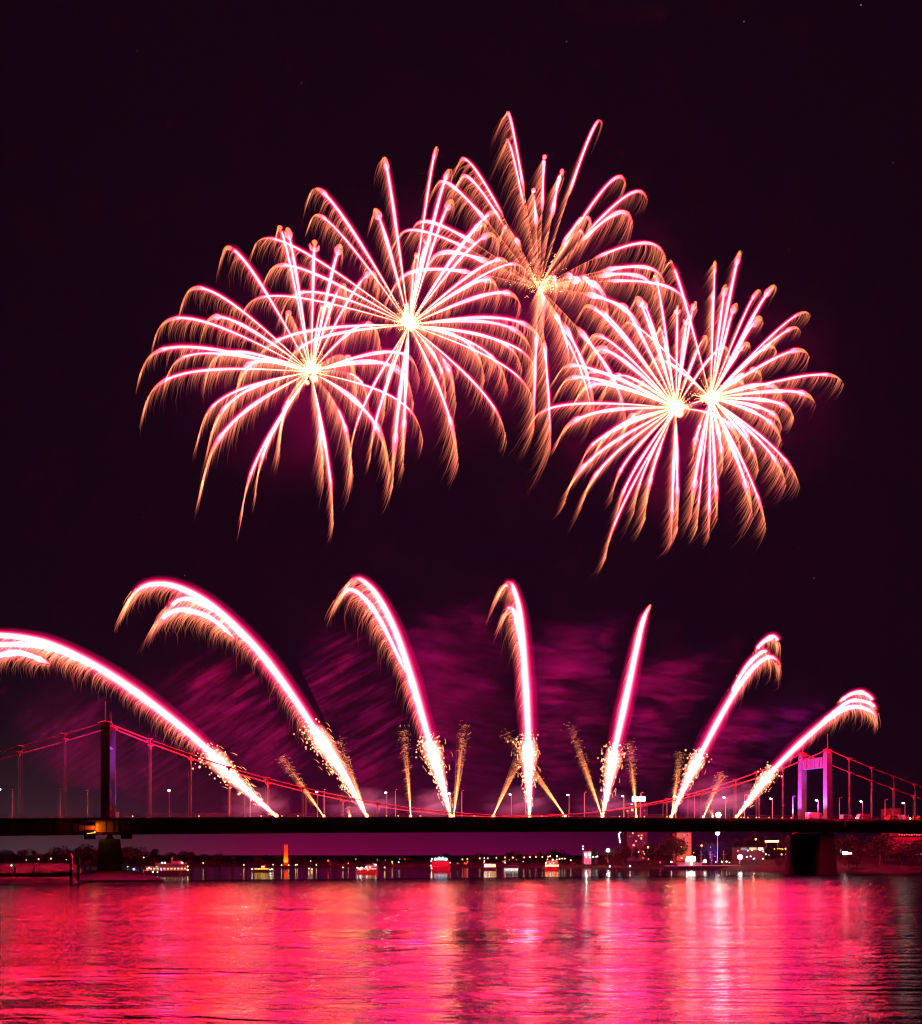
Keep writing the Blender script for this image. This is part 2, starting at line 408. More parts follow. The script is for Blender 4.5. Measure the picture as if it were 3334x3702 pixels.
# cables and hangers
def cable_z(t, zl, zr, low):
    s = t / LEN; a = 4 * (s - .5) ** 2
    return (low + .6) * (1 - a) + (zl if s < .5 else zr) * a + (0)
def cable(off, shift, zl, zr):
    low = zdeck(LEN / 2)
    pts = []
    SL, SR = 95.0, 100.0
    for t in np.linspace(-SL, 0, 14):
        q = (t + SL) / SL; zz = (zdeck(-SL) + .5) * (1 - q) + zl * q - 1.6 * q * (1 - q) * 4 * .8
        pts.append((t, zz))
    for t in np.linspace(0, LEN, 60)[1:]: pts.append((t, cable_z(t, zl, zr, low)))
    for t in np.linspace(LEN, LEN + SR, 14)[1:]:
        q = (LEN + SR - t) / SR; zz = (zdeck(LEN + SR) + .5) * (1 - q) + zr * q - 1.6 * q * (1 - q) * 4 * .8
        pts.append((t, zz))
    tt = np.array([p[0] for p in pts]); zz = np.array([p[1] for p in pts])
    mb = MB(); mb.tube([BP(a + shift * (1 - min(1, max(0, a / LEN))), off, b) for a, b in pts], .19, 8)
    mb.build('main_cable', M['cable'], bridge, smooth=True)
    hs = [t_at(px, off) for px in ((77, 232, 541, 685, 828, 964, 1095, 1230, 1365, 2397, 2535, 2655, 2745, 2830, 3070, 3152, 3232, 3308, 3400, -70) if off < 5 else (70, 236, 545, 690, 832, 970, 1107, 1240, 1369, 2412, 2487, 2577, 2660, 2735, 3072, 3150, 3229, 3303, 3390, -60))]
    for h in hs:
        z = float(np.interp(h, tt, zz)); zb = float(zdeck(h))
        if z - zb < 1.0: continue
        mb = MB()
        for sx in (-.22, .22): mb.tube([BP(h + sx, off, zb), BP(h + sx, off, z - .9)], .05, 6)
        o = mb.build('hanger', M['hanger'], bridge, origin=BP(h, off, zb))
        mb = MB(); mb.tube([BP(h, off, z - 1.35), BP(h, off, z - .55), BP(h, off, z + .05)], np.array([.16, .34, .85]), 8)
        mb.tube([BP(h - .9, off, z), BP(h + .9, off, z)], .34, 8)
        mb.build('cable_clamp', M['cable'], o)
cable(0.25, 0, sL0[2], sR0[2]); cable(WID - .25, 1.6, sL1[2], sR1[2])

# piers
def pier(t, w, near, far, zt, zb, skirt, name_label):
    ex = np.array([d2[0], d2[1], 0]); ey = np.array([n2[0], n2[1], 0]); mb = MB(); v = []
    c = BP(t, 0, 0)
    rows = [(zb, w * 1.22, .8), (zt - 1.2, w, 0), (zt, w * .92, -.2)]
    for z, ww, g in rows:
        for sx, yy in ((-1, near - g), (1, near - g), (1, far + g), (-1, far + g)):
            q = c + ex * sx * ww / 2 + ey * yy; v.append((q[0], q[1], z))
    f = [(0, 3, 2, 1), (8, 9, 10, 11)]
    for i in range(2):
        for j in range(4):
            k = (j + 1) % 4; f.append((4 * i + j, 4 * i + k, 4 * i + 4 + k, 4 * i + 4 + j))
    mb.add(v, f); o = mb.build('pier', M['pier'], bridge); o['label'] = name_label
    if skirt:
        mb = MB(); v = []
        for z, gx, gy in ((-.6, 15.4, 8.2), (.5, 15.0, 8.0), (2.9, 6.6, 1.6)):
            for sx, yy in ((-1, near - gy), (1, near - gy), (1, far + gy), (-1, far + gy)):
                q = c + ex * sx * gx + ey * yy; v.append((q[0], q[1], z))
        mb.add(v, f); mb.build('pier_footing', M['pier'], o)
    for yy in (near + 1.4, far - 1.4):
        mb = MB(); q = c + ey * yy; mb.box((q[0], q[1], (zt + zdeck(t) - 4.75) / 2), (2.6, 1.6, zdeck(t) - 4.75 - zt), ANG, taper=.35); mb.build('bearing', M['orange'], o)
    return o
zt_l = HC - (3033 - HY) / F * 292
pier(1.2, 6.2, 0, 14.5, zt_l, -1.0, True, 'left pier with spreading stone footing')
zt_r = zdeck(LEN) - 4.75 - .7
pier(LEN - 1, 6.4, -1, 19.0, zt_r, -1.0, False, 'right pier, broad dark wall standing in the water')
# inspection gantries under the deck beside the left tower
for k, px in enumerate((325, 458)):
    t = t_at(px, -1.5); z = zdeck(t); mb = MB()
    c = BP(t, -1.5, 0)
    mb.box((c[0], c[1], z - 5.5), (3.2, 2.6, 1.5), ANG); mb.box((c[0], c[1], z - 2.2), (2.9, 1.3, .12), ANG); mb.box((c[0], c[1], z - 3.6), (2.9, 1.3, .12), ANG)
    for sx in (-1.4, 1.4): mb.tube([BP(t + sx, -1.6, z - 4.8), BP(t + sx, -1.6, z - 1.0)], .12, 5)
    o = mb.build('inspection_gantry', M['black'], bridge)
    mb = MB()
    for sx in np.linspace(-1.5, 1.5, 7): mb.tube([BP(t + sx, -2.85, z - 4.76), BP(t + sx, -2.85, z - 3.9)], .05, 4)
    mb.tube([BP(t - 1.5, -2.85, z - 3.9), BP(t + 1.5, -2.85, z - 3.9)], .06, 4); mb.build('guard_rail', M['black'], o)
# service pipe along the girder at the left pier, and the lit strip at the right tower
mb = MB(); mb.tube([BP(t_at(345, -1), -1.0, zdeck(0) - 4.1), BP(t_at(430, -1), -1.0, zdeck(0) - 4.1)], .16, 6); mb.build('service_pipe', M['orange'], bridge)
mb = MB(); a0, a1 = t_at(3028, -2.9), t_at(3100, -2.9); mb.box((BP((a0 + a1) / 2, -2.9, 0)[0], BP((a0 + a1) / 2, -2.9, 0)[1], zdeck(LEN) - .45), (a1 - a0, .3, .22), ANG); mb.build('walkway_edge', M['vanred'], bridge)
mb = MB(); mb.box(BP((a0 * .6 + a1 * .4), -2.75, zdeck(LEN) - 1.7), (1.0, .2, 1.7), ANG); mb.build('service_hatch', M['vanred'], bridge)
# plate added over left pier, amber light put into its colour; stiffeners along the girder
mb = MB(); mb.box(BP(.3, -.80, zdeck(0) - 2.75), (6.6, .12, 2.9), ANG)
for q in (-2.2, -.2, 1.9): mb.box(BP(.3 + q, -.9, zdeck(0) - 2.75), (.14, .2, 2.9), ANG)
mb.build('girder_plate', mat_plain('amber_lit_plate', (.42, .20, .08), .6, 0, .3, .8), bridge)
mb = MB()
for t in np.arange(T0 + 3, T1_, 6.1):
    if -4.5 < t < 5: continue
    mb.box(BP(t, -.78, zdeck(t) - 2.65), (.16, .16, 3.2), ANG)
mb.build('stiffener_row', M['deck'], gird)['kind'] = 'stuff'
# amber work lamp on the pier head
mb = MB(); mb.box(BP(-2.9, -3.4, zdeck(0) - 4.3), (.35, .35, .35), ANG); mb.tube([BP(-5, -2.8, zdeck(0) - 4.75), BP(-2.9, -3.4, zdeck(0) - 4.4)], .06, 5); wl = mb.build('work_lamp', M['e_amber'], bridge)
light('work_light', 'POINT', BP(-3.0, -2.3, zdeck(0) - 2.9), 420, (1, .34, .04), .3, wl)
# lilac floodlights washing the towers from the main span side
for t, sg in ((0, 1), (LEN, -1)):
    for off in (1.2, WID - 1.2):
        q = BP(t + sg * 9, off, zdeck(t) + .7); mb = MB(); mb.box(q, (.5, .5, .4), ANG)
        fl = mb.build('floodlight', M['black'], bridge)
        light('tower_light', 'SPOT', q + np.array([0, 0, .4]), 95000 if t else 70000, (.50, .10, 1.0), .3, fl, target=BP(t + (1.6 if (sg > 0 and off > 5) else 0), off, zdeck(t) + 20), spot=90)

# ------------------------------------------------------------------ street lamps on the deck
def lamp_proto(lit, h):
    root = thing('street_lamp', (0, 0, 0), 'x', 'street lamp')
    mb = MB(); mb.tube([(0, 0, 0), (0, 0, 1.2), (0, 0, h)], np.array([.15, .13, .075]), 7); mb.build('pole', M['pole'], root)
    mb = MB(); mb.tube([(0, 0, h), (0, .5, h + .18), (0, .9, h + .2)], .06, 6); mb.box((0, 1.0, h + .16), (.36, .95, .16), 0, .7); a = mb.build('lamp_head', M['pole'], root)
    mb = MB(); mb.ball((0, .95, h + .0), .40, 10, 6, None, (1, 1.3, .6)); mb.build('lamp_glass', M['e_lamp'] if lit else M['glass'], a)
    return root
M['e_lamp'] = mat_emit('street_lamp_glow', (1, .95, .80), 14)
LIT = [(-3,2853),(612,2857),(885,2858),(1148,2862),(1398,2865),(1629,2868),(1849,2871),(2058,2873),(2256,2877),(2444,2879),(2623,2882),(2793,2887),(2958,2893),(3119,2897),(3272,2903)]
DARK = [(46,2857),(217,2858),(317,2860),(905,2856),(1172,2857),(1430,2857),(1670,2860),(1900,2862),(2113,2866),(2316,2868),(2511,2871),(2692,2875),(2867,2880),(3035,2885),(3200,2892)]
ordn = ['first','second','third','fourth','fifth','sixth','seventh','eighth','ninth','tenth','eleventh','twelfth','thirteenth','fourteenth','fifteenth']
pr_l, pr_d = lamp_proto(True, 8.0), lamp_proto(False, 8.3)
for lst, proto, off, grp, txt in ((LIT, pr_l, 1.6, 'lit street lamps along the bridge', 'glowing white street lamp on the bridge deck, {} of the lit row from the left'), (DARK, pr_d, 13.4, 'dark lamp posts along the bridge', 'thin unlit lamp post on the bridge deck, {} of the dark row from the left')):
    for i, (px, py) in enumerate(lst):
        o = proto if i == 0 else copy_tree(proto)
        t = t_at(px, off); q = BP(t, off, zdeck(t)); h = HC + (HY - py) / F * q[1] - q[2]
        o.location = q; sc_ = h / (8.0 if proto is pr_l else 8.3); o.scale = (1, 1, sc_); o.rotation_euler = (0, 0, ANG + (0 if proto is pr_l else math.pi))
        o['label'] = txt.format(ordn[i]); o['group'] = grp; ORIG[o.name] = q
        if proto is pr_l: light('street_light', 'POINT', q + np.array([n2[0], n2[1], 0]) * .95 + np.array([0, 0, h - .5]), 520, (1, .93, .78), .3).name = 'street_light'

# ------------------------------------------------------------------ small orange marker lamps along the deck edge
MK = [480,720,945,1020,1078,1398,1440,1520,1716,1790,1960,2035,2240,2330,2412,2680,2690,2705,2735,2745,2781,2829,2861]
mb = MB(); mb.box((0, 0, .12), (.3, .3, .24), 0, .8); mk = thing('marker_lamp', (0, 0, 0), 'x', 'marker lamp', 'orange marker lamps along the deck edge')
mb.build('lamp_base', M['black'], mk); mb = MB(); mb.ball((0, 0, .38), .20, 8, 5); mb.build('lamp_dome', M['e_amber'], mk)
for i, px in enumerate(MK):
    o = mk if i == 0 else copy_tree(mk); t = t_at(px, -1.6); o.location = BP(t, -1.6, zdeck(t)); o['label'] = 'tiny orange marker lamp glowing at the railing foot on the bridge deck'

# ------------------------------------------------------------------ traffic standing on the right end of the bridge
def wheel(parent, x, y, r=.36):
    mb = MB(); mb.tube([(x, y - .12, r), (x, y + .12, r)], r, 14); w = mb.build('wheel', M['tyre'], parent)
    mb = MB(); mb.tube([(x, y - .135, r), (x, y + .135, r)], r * .55, 10); mb.build('rim', M['pole'], w)
def van(label, Lg, Hh, bodymat, cabmat, face, px, off, boxy=True, name='parked_van', cat='van'):
    t = t_at(px, off); q = BP(t, off, zdeck(t)); root = thing(name, q, label, cat, 'vehicles waiting on the bridge')
    ORIG[root.name] = np.zeros(3); w = 1.95; h = Lg / 2; s = face
    nose = .16 * Lg; mb = MB()
    if boxy:
        mb.box((-s * nose * .75, 0, .45 + (Hh - .45) / 2), (Lg - nose * 1.5, w, Hh - .45)); mb.build('cargo_box', bodymat, root)
        mb = MB(); mb.prism([(s * (h - nose * 1.5), .4), (s * h, .4), (s * h, 1.0), (s * (h - nose * .55), 1.25), (s * (h - nose * .95), Hh * .86), (s * (h - nose * 1.5), Hh * .9)], -w / 2 + .05, w / 2 - .05, 'y'); c = mb.build('cab', cabmat, root)
    else:
        mb.prism([(-s * h, .4), (s * h, .4), (s * h, .95), (s * (h - nose * .6), 1.15), (s * (h - nose * 1.25), Hh * .97), (-s * (h - .15), Hh), (-s * h, Hh * .6)], -w / 2, w / 2, 'y'); c = mb.build('body', bodymat, root)
    mb = MB()
    for y in (-w / 2 - .012, w / 2 - .028 if boxy else w / 2 - .01): mb.prism([(s * (h - nose * 1.42), 1.25), (s * (h - nose * .72), 1.28), (s * (h - nose * 1.05), Hh * .8), (s * (h - nose * 1.42), Hh * .82)], y, y + .04, 'y')
    mb.build('window', M['glass'], c)
    if not boxy:
        mb = MB(); mb.box((-s * .12 * Lg, -w / 2 - .005, Hh * .72), (Lg * .55, .04, Hh * .22)); mb.build('window', M['glass'], c)
    for y in (-.65, .65):
        mb = MB(); mb.box((s * (h + .01), y, .8), (.06, .3, .18)); mb.build('headlight', M['e_white'] if cat != 'truck' else M['e_red'], c)
    for x in (-h * .62, h * .62):
        for y in (-w / 2 + .1, w / 2 - .1): wheel(root, x, y)
    root.rotation_euler = (0, 0, ANG)
    return root
van('long pale box van parked in front of the right tower legs', 7.0, 2.75, M['white'], M['white'], 1, 2945, 3.6, True)
van('low white minibus just right of the right tower', 5.0, 2.0, M['white'], M['white'], 1, 3061, 3.6, False, 'minibus', 'minibus')
van('magenta and white van facing left beside a lit lamp', 5.4, 2.45, M['vanred'], M['white'], -1, 3118, 3.6, True)
van('low pale car half hidden behind the magenta van', 3.8, 1.45, M['hanger'], M['hanger'], 1, 3155, 3.6, False, 'parked_car', 'car')
van('red emergency truck with lit lamps near the road workers', 4.6, 2.1, M['red'], M['red'], -1, 3224, 3.6, False, 'fire_truck', 'truck')
t = t_at(3254, 3.6); tr = thing('box_trailer', BP(t, 3.6, zdeck(t)), 'white box trailer behind the red truck, beside workers', 'trailer'); ORIG[tr.name] = np.zeros(3)
mb = MB(); mb.box((0, 0, 1.35), (2.7, 1.9, 1.8)); mb.build('cargo_box', M['white'], tr); mb = MB(); mb.box((-1.8, 0, .5), (1.2, .12, .1)); mb.build('drawbar', M['black'], tr)
wheel(tr, 0, -.85); wheel(tr, 0, .85); tr.rotation_euler = (0, 0, ANG)

# road workers in orange, skinned figures
def person(px, off, label, seed):
    r_ = random.Random(seed); t = t_at(px, off); q = BP(t, off, zdeck(t))
    root = thing('person', q, label, 'person', 'road workers in orange on the bridge'); ORIG[root.name] = np.zeros(3)
    a = r_.uniform(-.1, .2)
    V = [(0,0,.95),(0,0,1.2),(0,0,1.42),(0,0,1.52),(0,0,1.62),(0,0,1.76),(-.1,0,.9),(-.12,.03,.5),(-.13,0,.06),(-.13,-.14,.03),(.1,0,.9),(.13,-.05 - a,.5),(.14,a,.06),(.14,a-.14,.03),(-.2,0,1.42),(-.28,-.04,1.14),(-.26,-.16,.92),(-.25,-.2,.84),(.2,0,1.42),(.29,-.06 - a,1.16),(.26,-.24,.98),(.25,-.3,.92)]
    E = [(0,1),(1,2),(2,3),(3,4),(4,5),(0,6),(6,7),(7,8),(8,9),(0,10),(10,11),(11,12),(12,13),(2,14),(14,15),(15,16),(16,17),(2,18),(18,19),(19,20),(20,21)]
    R = [.15,.16,.15,.06,.10,.085,.11,.075,.05,.04,.11,.075,.05,.04,.075,.055,.04,.035,.075,.055,.04,.035]
    me = bpy.data.meshes.new('body'); me.from_pydata(V, E, []); me.materials.append(M['vest']); me.materials.append(M['skin'])
    o = bpy.data.objects.new('body', me); COL.objects.link(o); o.parent = root
    sk = o.modifiers.new('skin', 'SKIN'); sd = o.modifiers.new('sub', 'SUBSURF'); sd.levels = sd.render_levels = 1
    for i, vv in enumerate(me.skin_vertices[0].data): vv.radius = (R[i] * 1.1, R[i] * .9); vv.use_root = (i == 0)
    mb = MB(); mb.ball((0, .0, 1.73), .125, 8, 5, None, (1, 1.1, .8)); mb.build('helmet', M['white'], root)
    root.rotation_euler = (0, 0, r_.uniform(-1, 1)); root.scale = (1.15, 1.15, 1.05)
for i, (px, lb) in enumerate(((3276, 'person in orange work clothes standing next to the white trailer'), (3284, 'person in orange work clothes left of the white lamp on the ground'), (3302, 'person in orange work clothes under the last near cable hanger'), (3317, 'person in orange work clothes, left one of the pair at the picture edge'), (3323, 'person in orange work clothes, right one of the pair at the picture edge'))): person(px, 1.0, lb, i)
t = t_at(3291, .8); wk = thing('work_lamp', BP(t, .8, zdeck(t)), 'white globe work lamp on the road between two workers', 'lamp')
mb = MB(); mb.tube([BP(t, .8, zdeck(t)), BP(t, .8, zdeck(t) + .5)], .08, 6); mb.build('stand', M['black'], wk); mb = MB(); mb.ball(BP(t, .8, zdeck(t) + .75), .3, 8, 6); mb.build('globe', M['e_white'], wk)
# glaring floodlight on the deck edge facing the river
t = t_at(2597, -2.0); fq = BP(t, -2.0, zdeck(t)); fl = thing('floodlight', fq, 'glaring white floodlight on the deck edge, brightest light on the bridge', 'floodlight')
mb = MB(); mb.tube([fq, fq + np.array([0, 0, .9])], .09, 6); mb.build('stand', M['black'], fl)
mb = MB(); mb.ball(fq + np.array([0, -.2, 1.2]), .95, 14, 9); mb.build('lamp_glass', M['e_flood'], fl)
light('flood_light', 'SPOT', fq + np.array([.3, -1.4, 1.2]), 4500, (1, .80, .72), 2.5, fl, target=fq + np.array([-90, -300, -22]), spot=120)
# ------------------------------------------------------------------ fireworks
WHITE = np.array([85., .85, 1.15]); COM = np.array([85., .95, 1.35]); AMB = np.array([1.4, .36, .09])
KT, SF = 3.5, 1 - math.exp(-3.5)
DROPN = KT - SF
def drop(s):
    tau = -np.log(1 - np.clip(s, 0, .99999)); return (tau - s) / DROPN

def lerp_cols(k, stops):
    xs = [q[0] for q in stops]; cs = np.array([q[1] for q in stops])
    return np.stack([np.interp(k, xs, cs[:, i]) for i in range(3)], 1)

def fringe(pts, wgt, length, wind, spacing, width, bright, curl=0.0, tang=None, jit=1.0):
    """embers shed along a path: thin strands falling down and down-wind"""
    seg = np.linalg.norm(np.diff(pts, axis=0), axis=1); cum = np.concatenate([[0], np.cumsum(seg)])
    n = max(2, int(cum[-1] / spacing)); pos = np.sort(rng.uniform(0, cum[-1], n))
    mb = MB(); k = pos / cum[-1]; ph = rng.uniform(0, 6.3, 3)
    clump = .72 + .28 * np.sin(pos * .55 + ph[0]) * np.sin(pos * 1.7 + ph[1]) + .22 * np.sin(pos * .17 + ph[2])
    w = np.interp(pos, cum, wgt)
    q = np.stack([np.interp(pos, cum, pts[:, i]) for i in range(3)], 1)
    T = np.gradient(pts, axis=0); T /= np.maximum(np.linalg.norm(T, axis=1, keepdims=True), 1e-9)
    tq = np.stack([np.interp(pos, cum, T[:, i]) for i in range(3)], 1)
    base = np.array([[.88, .19, .085], [.80, .22, .08], [.80, .11, .10]])
    us = np.array([0, .3, .65, 1.0])
    for i in range(n):
        if w[i] < .05: continue
        L = length * w[i] * (.7 + .4 * clump[i]) * (rng.uniform(.42, 1.0) + (rng.uniform(0, .7) if rng.random() < .12 else 0))
        wd = np.array([wind[0] * rng.uniform(.8, 1.2), wind[1] + rng.normal(0, .08), -1.0]); wd /= np.linalg.norm(wd)
        st = q[i] + rng.normal(0, .10, 3) * jit
        p = st[None] + us[:, None] * L * wd[None] + (curl * L * (us * (1 - us) * 2.2 * rng.uniform(.4, 1.3)))[:, None] * tq[i][None]
        c = base[rng.integers(3)] * bright * rng.uniform(.35, 1.3) * clump[i]
        fade = np.array([1.0, .62, .26, 0.0])
        mb.tube(p, width * np.array([1, .85, .6, .25]) * rng.uniform(.7, 1.2), 3, c[None] * fade[:, None], cap=False)
    return mb

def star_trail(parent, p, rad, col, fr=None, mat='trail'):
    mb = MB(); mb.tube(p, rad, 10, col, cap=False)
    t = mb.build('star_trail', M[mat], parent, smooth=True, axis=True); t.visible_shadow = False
    if fr is not None and fr.n:
        e = fr.build('ember_fringe', M['ember'], t); e['kind'] = 'stuff'; e.visible_shadow = False
    return t

def burst(c_px, D, tips, G, R, wind, label, start=0.0, flen=9.5, power=1.0, core=1.0, seed=1):
    r_ = np.random.default_rng(seed)
    c = P(*c_px, D); sc = D / F
    root = thing('firework_burst', c, label, 'firework burst', 'firework bursts high over the bridge')
    for i, (tx, ty) in enumerate(tips):
        vx = (tx - c_px[0]) / SF; vy = (ty - c_px[1] - G) / SF
        l = math.hypot(vx, vy); dep = math.sqrt(max(0, R * R - l * l)) * SF * sc * .85 * (1 if r_.random() < .5 else -1)
        tip = P(tx, ty, D + dep)
        V = (tip - c + np.array([0, 0, G * sc])) / SF
        s = np.concatenate([np.linspace(.03, .8, 16), np.linspace(.82, SF, 14)])
        p = c + V * s[:, None]; p[:, 2] -= G * sc * drop(s)
        wob = r_.uniform(.68, 1.12)
        k = s / SF
        if start < .05:
            rad = np.interp(k, [0, .12, .3, .6, .86, .95, 1], [.14, .20, .50, .90, .85, .42, .06]) * 2.1 * wob
            col = lerp_cols(k, [(0, [4, 1.2, .4]), (.16, [10, 1.3, .8]), (.40, WHITE * .9), (.82, WHITE * .8), (.90, WHITE * .28), (.95, AMB * 1.0), (1, AMB * 0)])
        else:
            rad = np.interp(k, [0, start - .06, start, .8, .95, 1], [.2, .3, .85, .85, .5, .08]) * 2.1 * wob
            col = lerp_cols(k, [(0, AMB * .10), (start - .05, AMB * .32), (start, WHITE * .9), (.9, WHITE * .8), (.96, WHITE * .25), (1, AMB * 0)])
        wgt = np.interp(k, [0, .1, .35, .8, 1], [.15, .35, .7, 1.0, .95])
        fr = fringe(p, wgt, flen * r_.uniform(.8, 1.15), wind, .27, .20, .33 * power, .28)
        star_trail(root, p, rad, col, fr)
    # crackling heart of the shell
    mb = MB()
    for i in range(int(70 * core) + (25 if core > .5 else 48)):
        v = r_.normal(0, 1, 3); v /= np.linalg.norm(v); v[2] = abs(v[2]) * .7 + v[2] * .3
        L = r_.uniform(2.0, 8.5) * (1.0 if core > .5 else 1.5)
        b = np.array([5, 2.3, .75]) * r_.uniform(.3, 1.0) * (1 if core > .5 else .75)
        if core > .5: mb.tube([c + v * .3, c + v * L * .5, c + v * L], [.22, .16, .06], 3, np.stack([b, b * .6, b * 0]), cap=False)
        for q in range(3 if core > .5 else 7):
            mb.ball(c + v * L * r_.uniform(.4, 1.15) + r_.normal(0, .3, 3), r_.uniform(.10, .26), 5, 3, b * .7)
    for i in range(int(9 * core) + 1):
        mb.ball(c + r_.normal(0, 1.3, 3) * np.array([.8, 1, 1.2]), r_.uniform(.7, 1.7), 12, 8, np.array([5, 1.0, .5]) * max(core, .04) * .8)
    h = mb.build('burst_heart', M['flare'], root, smooth=True); h.visible_shadow = False
    return root

LAMP = 10e4
def burst_lamps(root, c_px, D, spread, e=1.0):
    for dx, dy in ((-.5, .1), (.5, .1), (0, -.45)):
        light('firework_light', 'POINT', P(c_px[0] + dx * spread, c_px[1] + dy * spread, D), LAMP * e, (1, .0, .55), 14, root)

T1 = [(798,940),(658,1103),(557,1230),(730,1213),(508,1350),(600,1378),(746,1367),(522,1475),(850,1450),(719,1580),(752,1625),(733,1750),(876,1860),(925,1785),(1010,1640),(1169,1757),(1205,1892),(1274,1719),(1334,1482),(1411,1713),(1529,1592),(1496,1459),(1517,1369),(1378,1266),(1000,862),(1030,868),(1139,925),(1241,933),(1257,1095),(1194,1155),(1372,1045),(1168,1169),(1032,1197),(1290,1420)]
T2 = [(916,898),(962,1004),(876,1136),(916,1334),(1032,1340),(1121,705),(1121,806),(1383,586),(1347,790),(1585,546),(1636,632),(1645,760),(1814,797),(1768,843),(1805,889),(1850,980),(1905,998),(1805,1063),(1887,1118),(1969,1264),(1942,1356),(1933,1466),(1832,1594),(1658,1690),(1649,1466),(1420,1762),(1458,1700),(1339,1662),(1269,1640),(1390,1500),(1928,1290),(1888,1338),(1837,1411),(1614,1441),(1753,1375),(1020,1130),(1560,900),(1508,960),(1470,1190)]
T3 = [(1830,420),(1828,530),(1970,590),(1928,718),(2039,646),(2178,453),(2264,671),(2342,728),(2289,814),(2142,835),(2114,878),(2410,943),(2407,1035),(2374,1071),(2157,1107),(2200,1135),(1657,600),(1571,685),(1657,668),(1814,864),(2014,1075),(1967,1180),(1991,1630),(2150,1495),(2264,1521),(2139,1507),(1486,843),(1429,878),(1414,1064),(1540,985),(2500,1130),(2330,1240),(1930,1560),(2060,1330)]
T4 = [(2100,1132),(2146,1150),(2121,1250),(2128,1307),(2014,1364),(2021,1414),(1914,1545),(2014,1610),(2100,1690),(2143,1680),(2043,1814),(2100,1845),(2214,1800),(2228,1885),(2189,2025),(2293,1857),(2332,1878),(2428,1964),(2450,1921),(2293,1100),(2228,1125),(2314,1114),(2364,1011),(2450,1136),(2493,1175),(2190,1420),(2080,1460),(2250,1600),(2560,1250),(2640,1300),(2100,1390),(2300,1440),(2680,1640),(2520,1120),(2380,1220)]
T5 = [(2418,950),(2586,950),(2578,1061),(2628,1043),(2682,911),(2668,1114),(2753,1061),(2810,1043),(2760,1168),(2714,1271),(2932,1143),(2896,1200),(2810,1278),(2928,1293),(3050,1388),(2757,1378),(2950,1464),(2828,1443),(2871,1514),(2828,1550),(2828,1605),(2893,1767),(2843,1757),(2743,1700),(2718,1636),(2721,1871),(2771,1921),(2593,1888),(2564,1943),(2521,1914),(2500,1870),(2507,1664),(2643,1671),(2614,1700),(2693,1414),(2750,1443),(2350,1330),(2250,1180),(2400,1560)]
b1 = burst((1125, 1345), 330, T1, 190, 730, (-.22, 0), 'pink firework burst lowest on the left, long trails drooping like a fountain', seed=1)
b2 = burst((1480, 1175), 345, T2, 150, 700, (-.34, 0), 'dense pink firework burst with glaring white heart, second from the left', seed=2)
b3 = burst((1950, 1040), 360, T3, 150, 700, (-.50, 0), 'topmost firework burst, dim golden heart and white only on its trail ends', start=.52, flen=13, power=.9, core=.12, seed=3)
b4 = burst((2445, 1475), 360, T4, 130, 680, (-.58, 0), 'pink firework burst at lower right, left one of two overlapping white hearts', seed=4)
b5 = burst((2570, 1440), 372, T5, 90, 640, (-.62, 0), 'pink firework burst farthest right, trails reaching right beside its twin', seed=5)
burst_lamps(b1, (1125, 1345), 330, 520, 1.0); burst_lamps(b2, (1480, 1175), 345, 560, 1.2); burst_lamps(b3, (1950, 1000), 360, 560, .5)
burst_lamps(b4, (2445, 1475), 360, 520, 1.1); burst_lamps(b5, (2600, 1400), 372, 520, 1.0)

# -- comets fired from the deck
def smooth_path(pix, D0, n=46):
    q = np.array(pix, float); k = np.concatenate([[0], np.cumsum(np.hypot(*np.diff(q, axis=0).T))])
    kk = np.linspace(0, k[-1], n)
    # Catmull-Rom through the points
    o = []
    for v in kk:
        i = min(len(q) - 2, max(0, int(np.searchsorted(k, v) - 1))); u = (v - k[i]) / max(1e-9, k[i + 1] - k[i])
        p0 = q[max(0, i - 1)]; p1 = q[i]; p2 = q[i + 1]; p3 = q[min(len(q) - 1, i + 2)]
        o.append(.5 * ((2 * p1) + (p2 - p0) * u + (2 * p0 - 5 * p1 + 4 * p2 - p3) * u * u + (3 * p1 - p0 - 3 * p2 + p3) * u ** 3))
    o = np.array(o)
    return np.array([P(x, y, D0) for x, y in o]), o

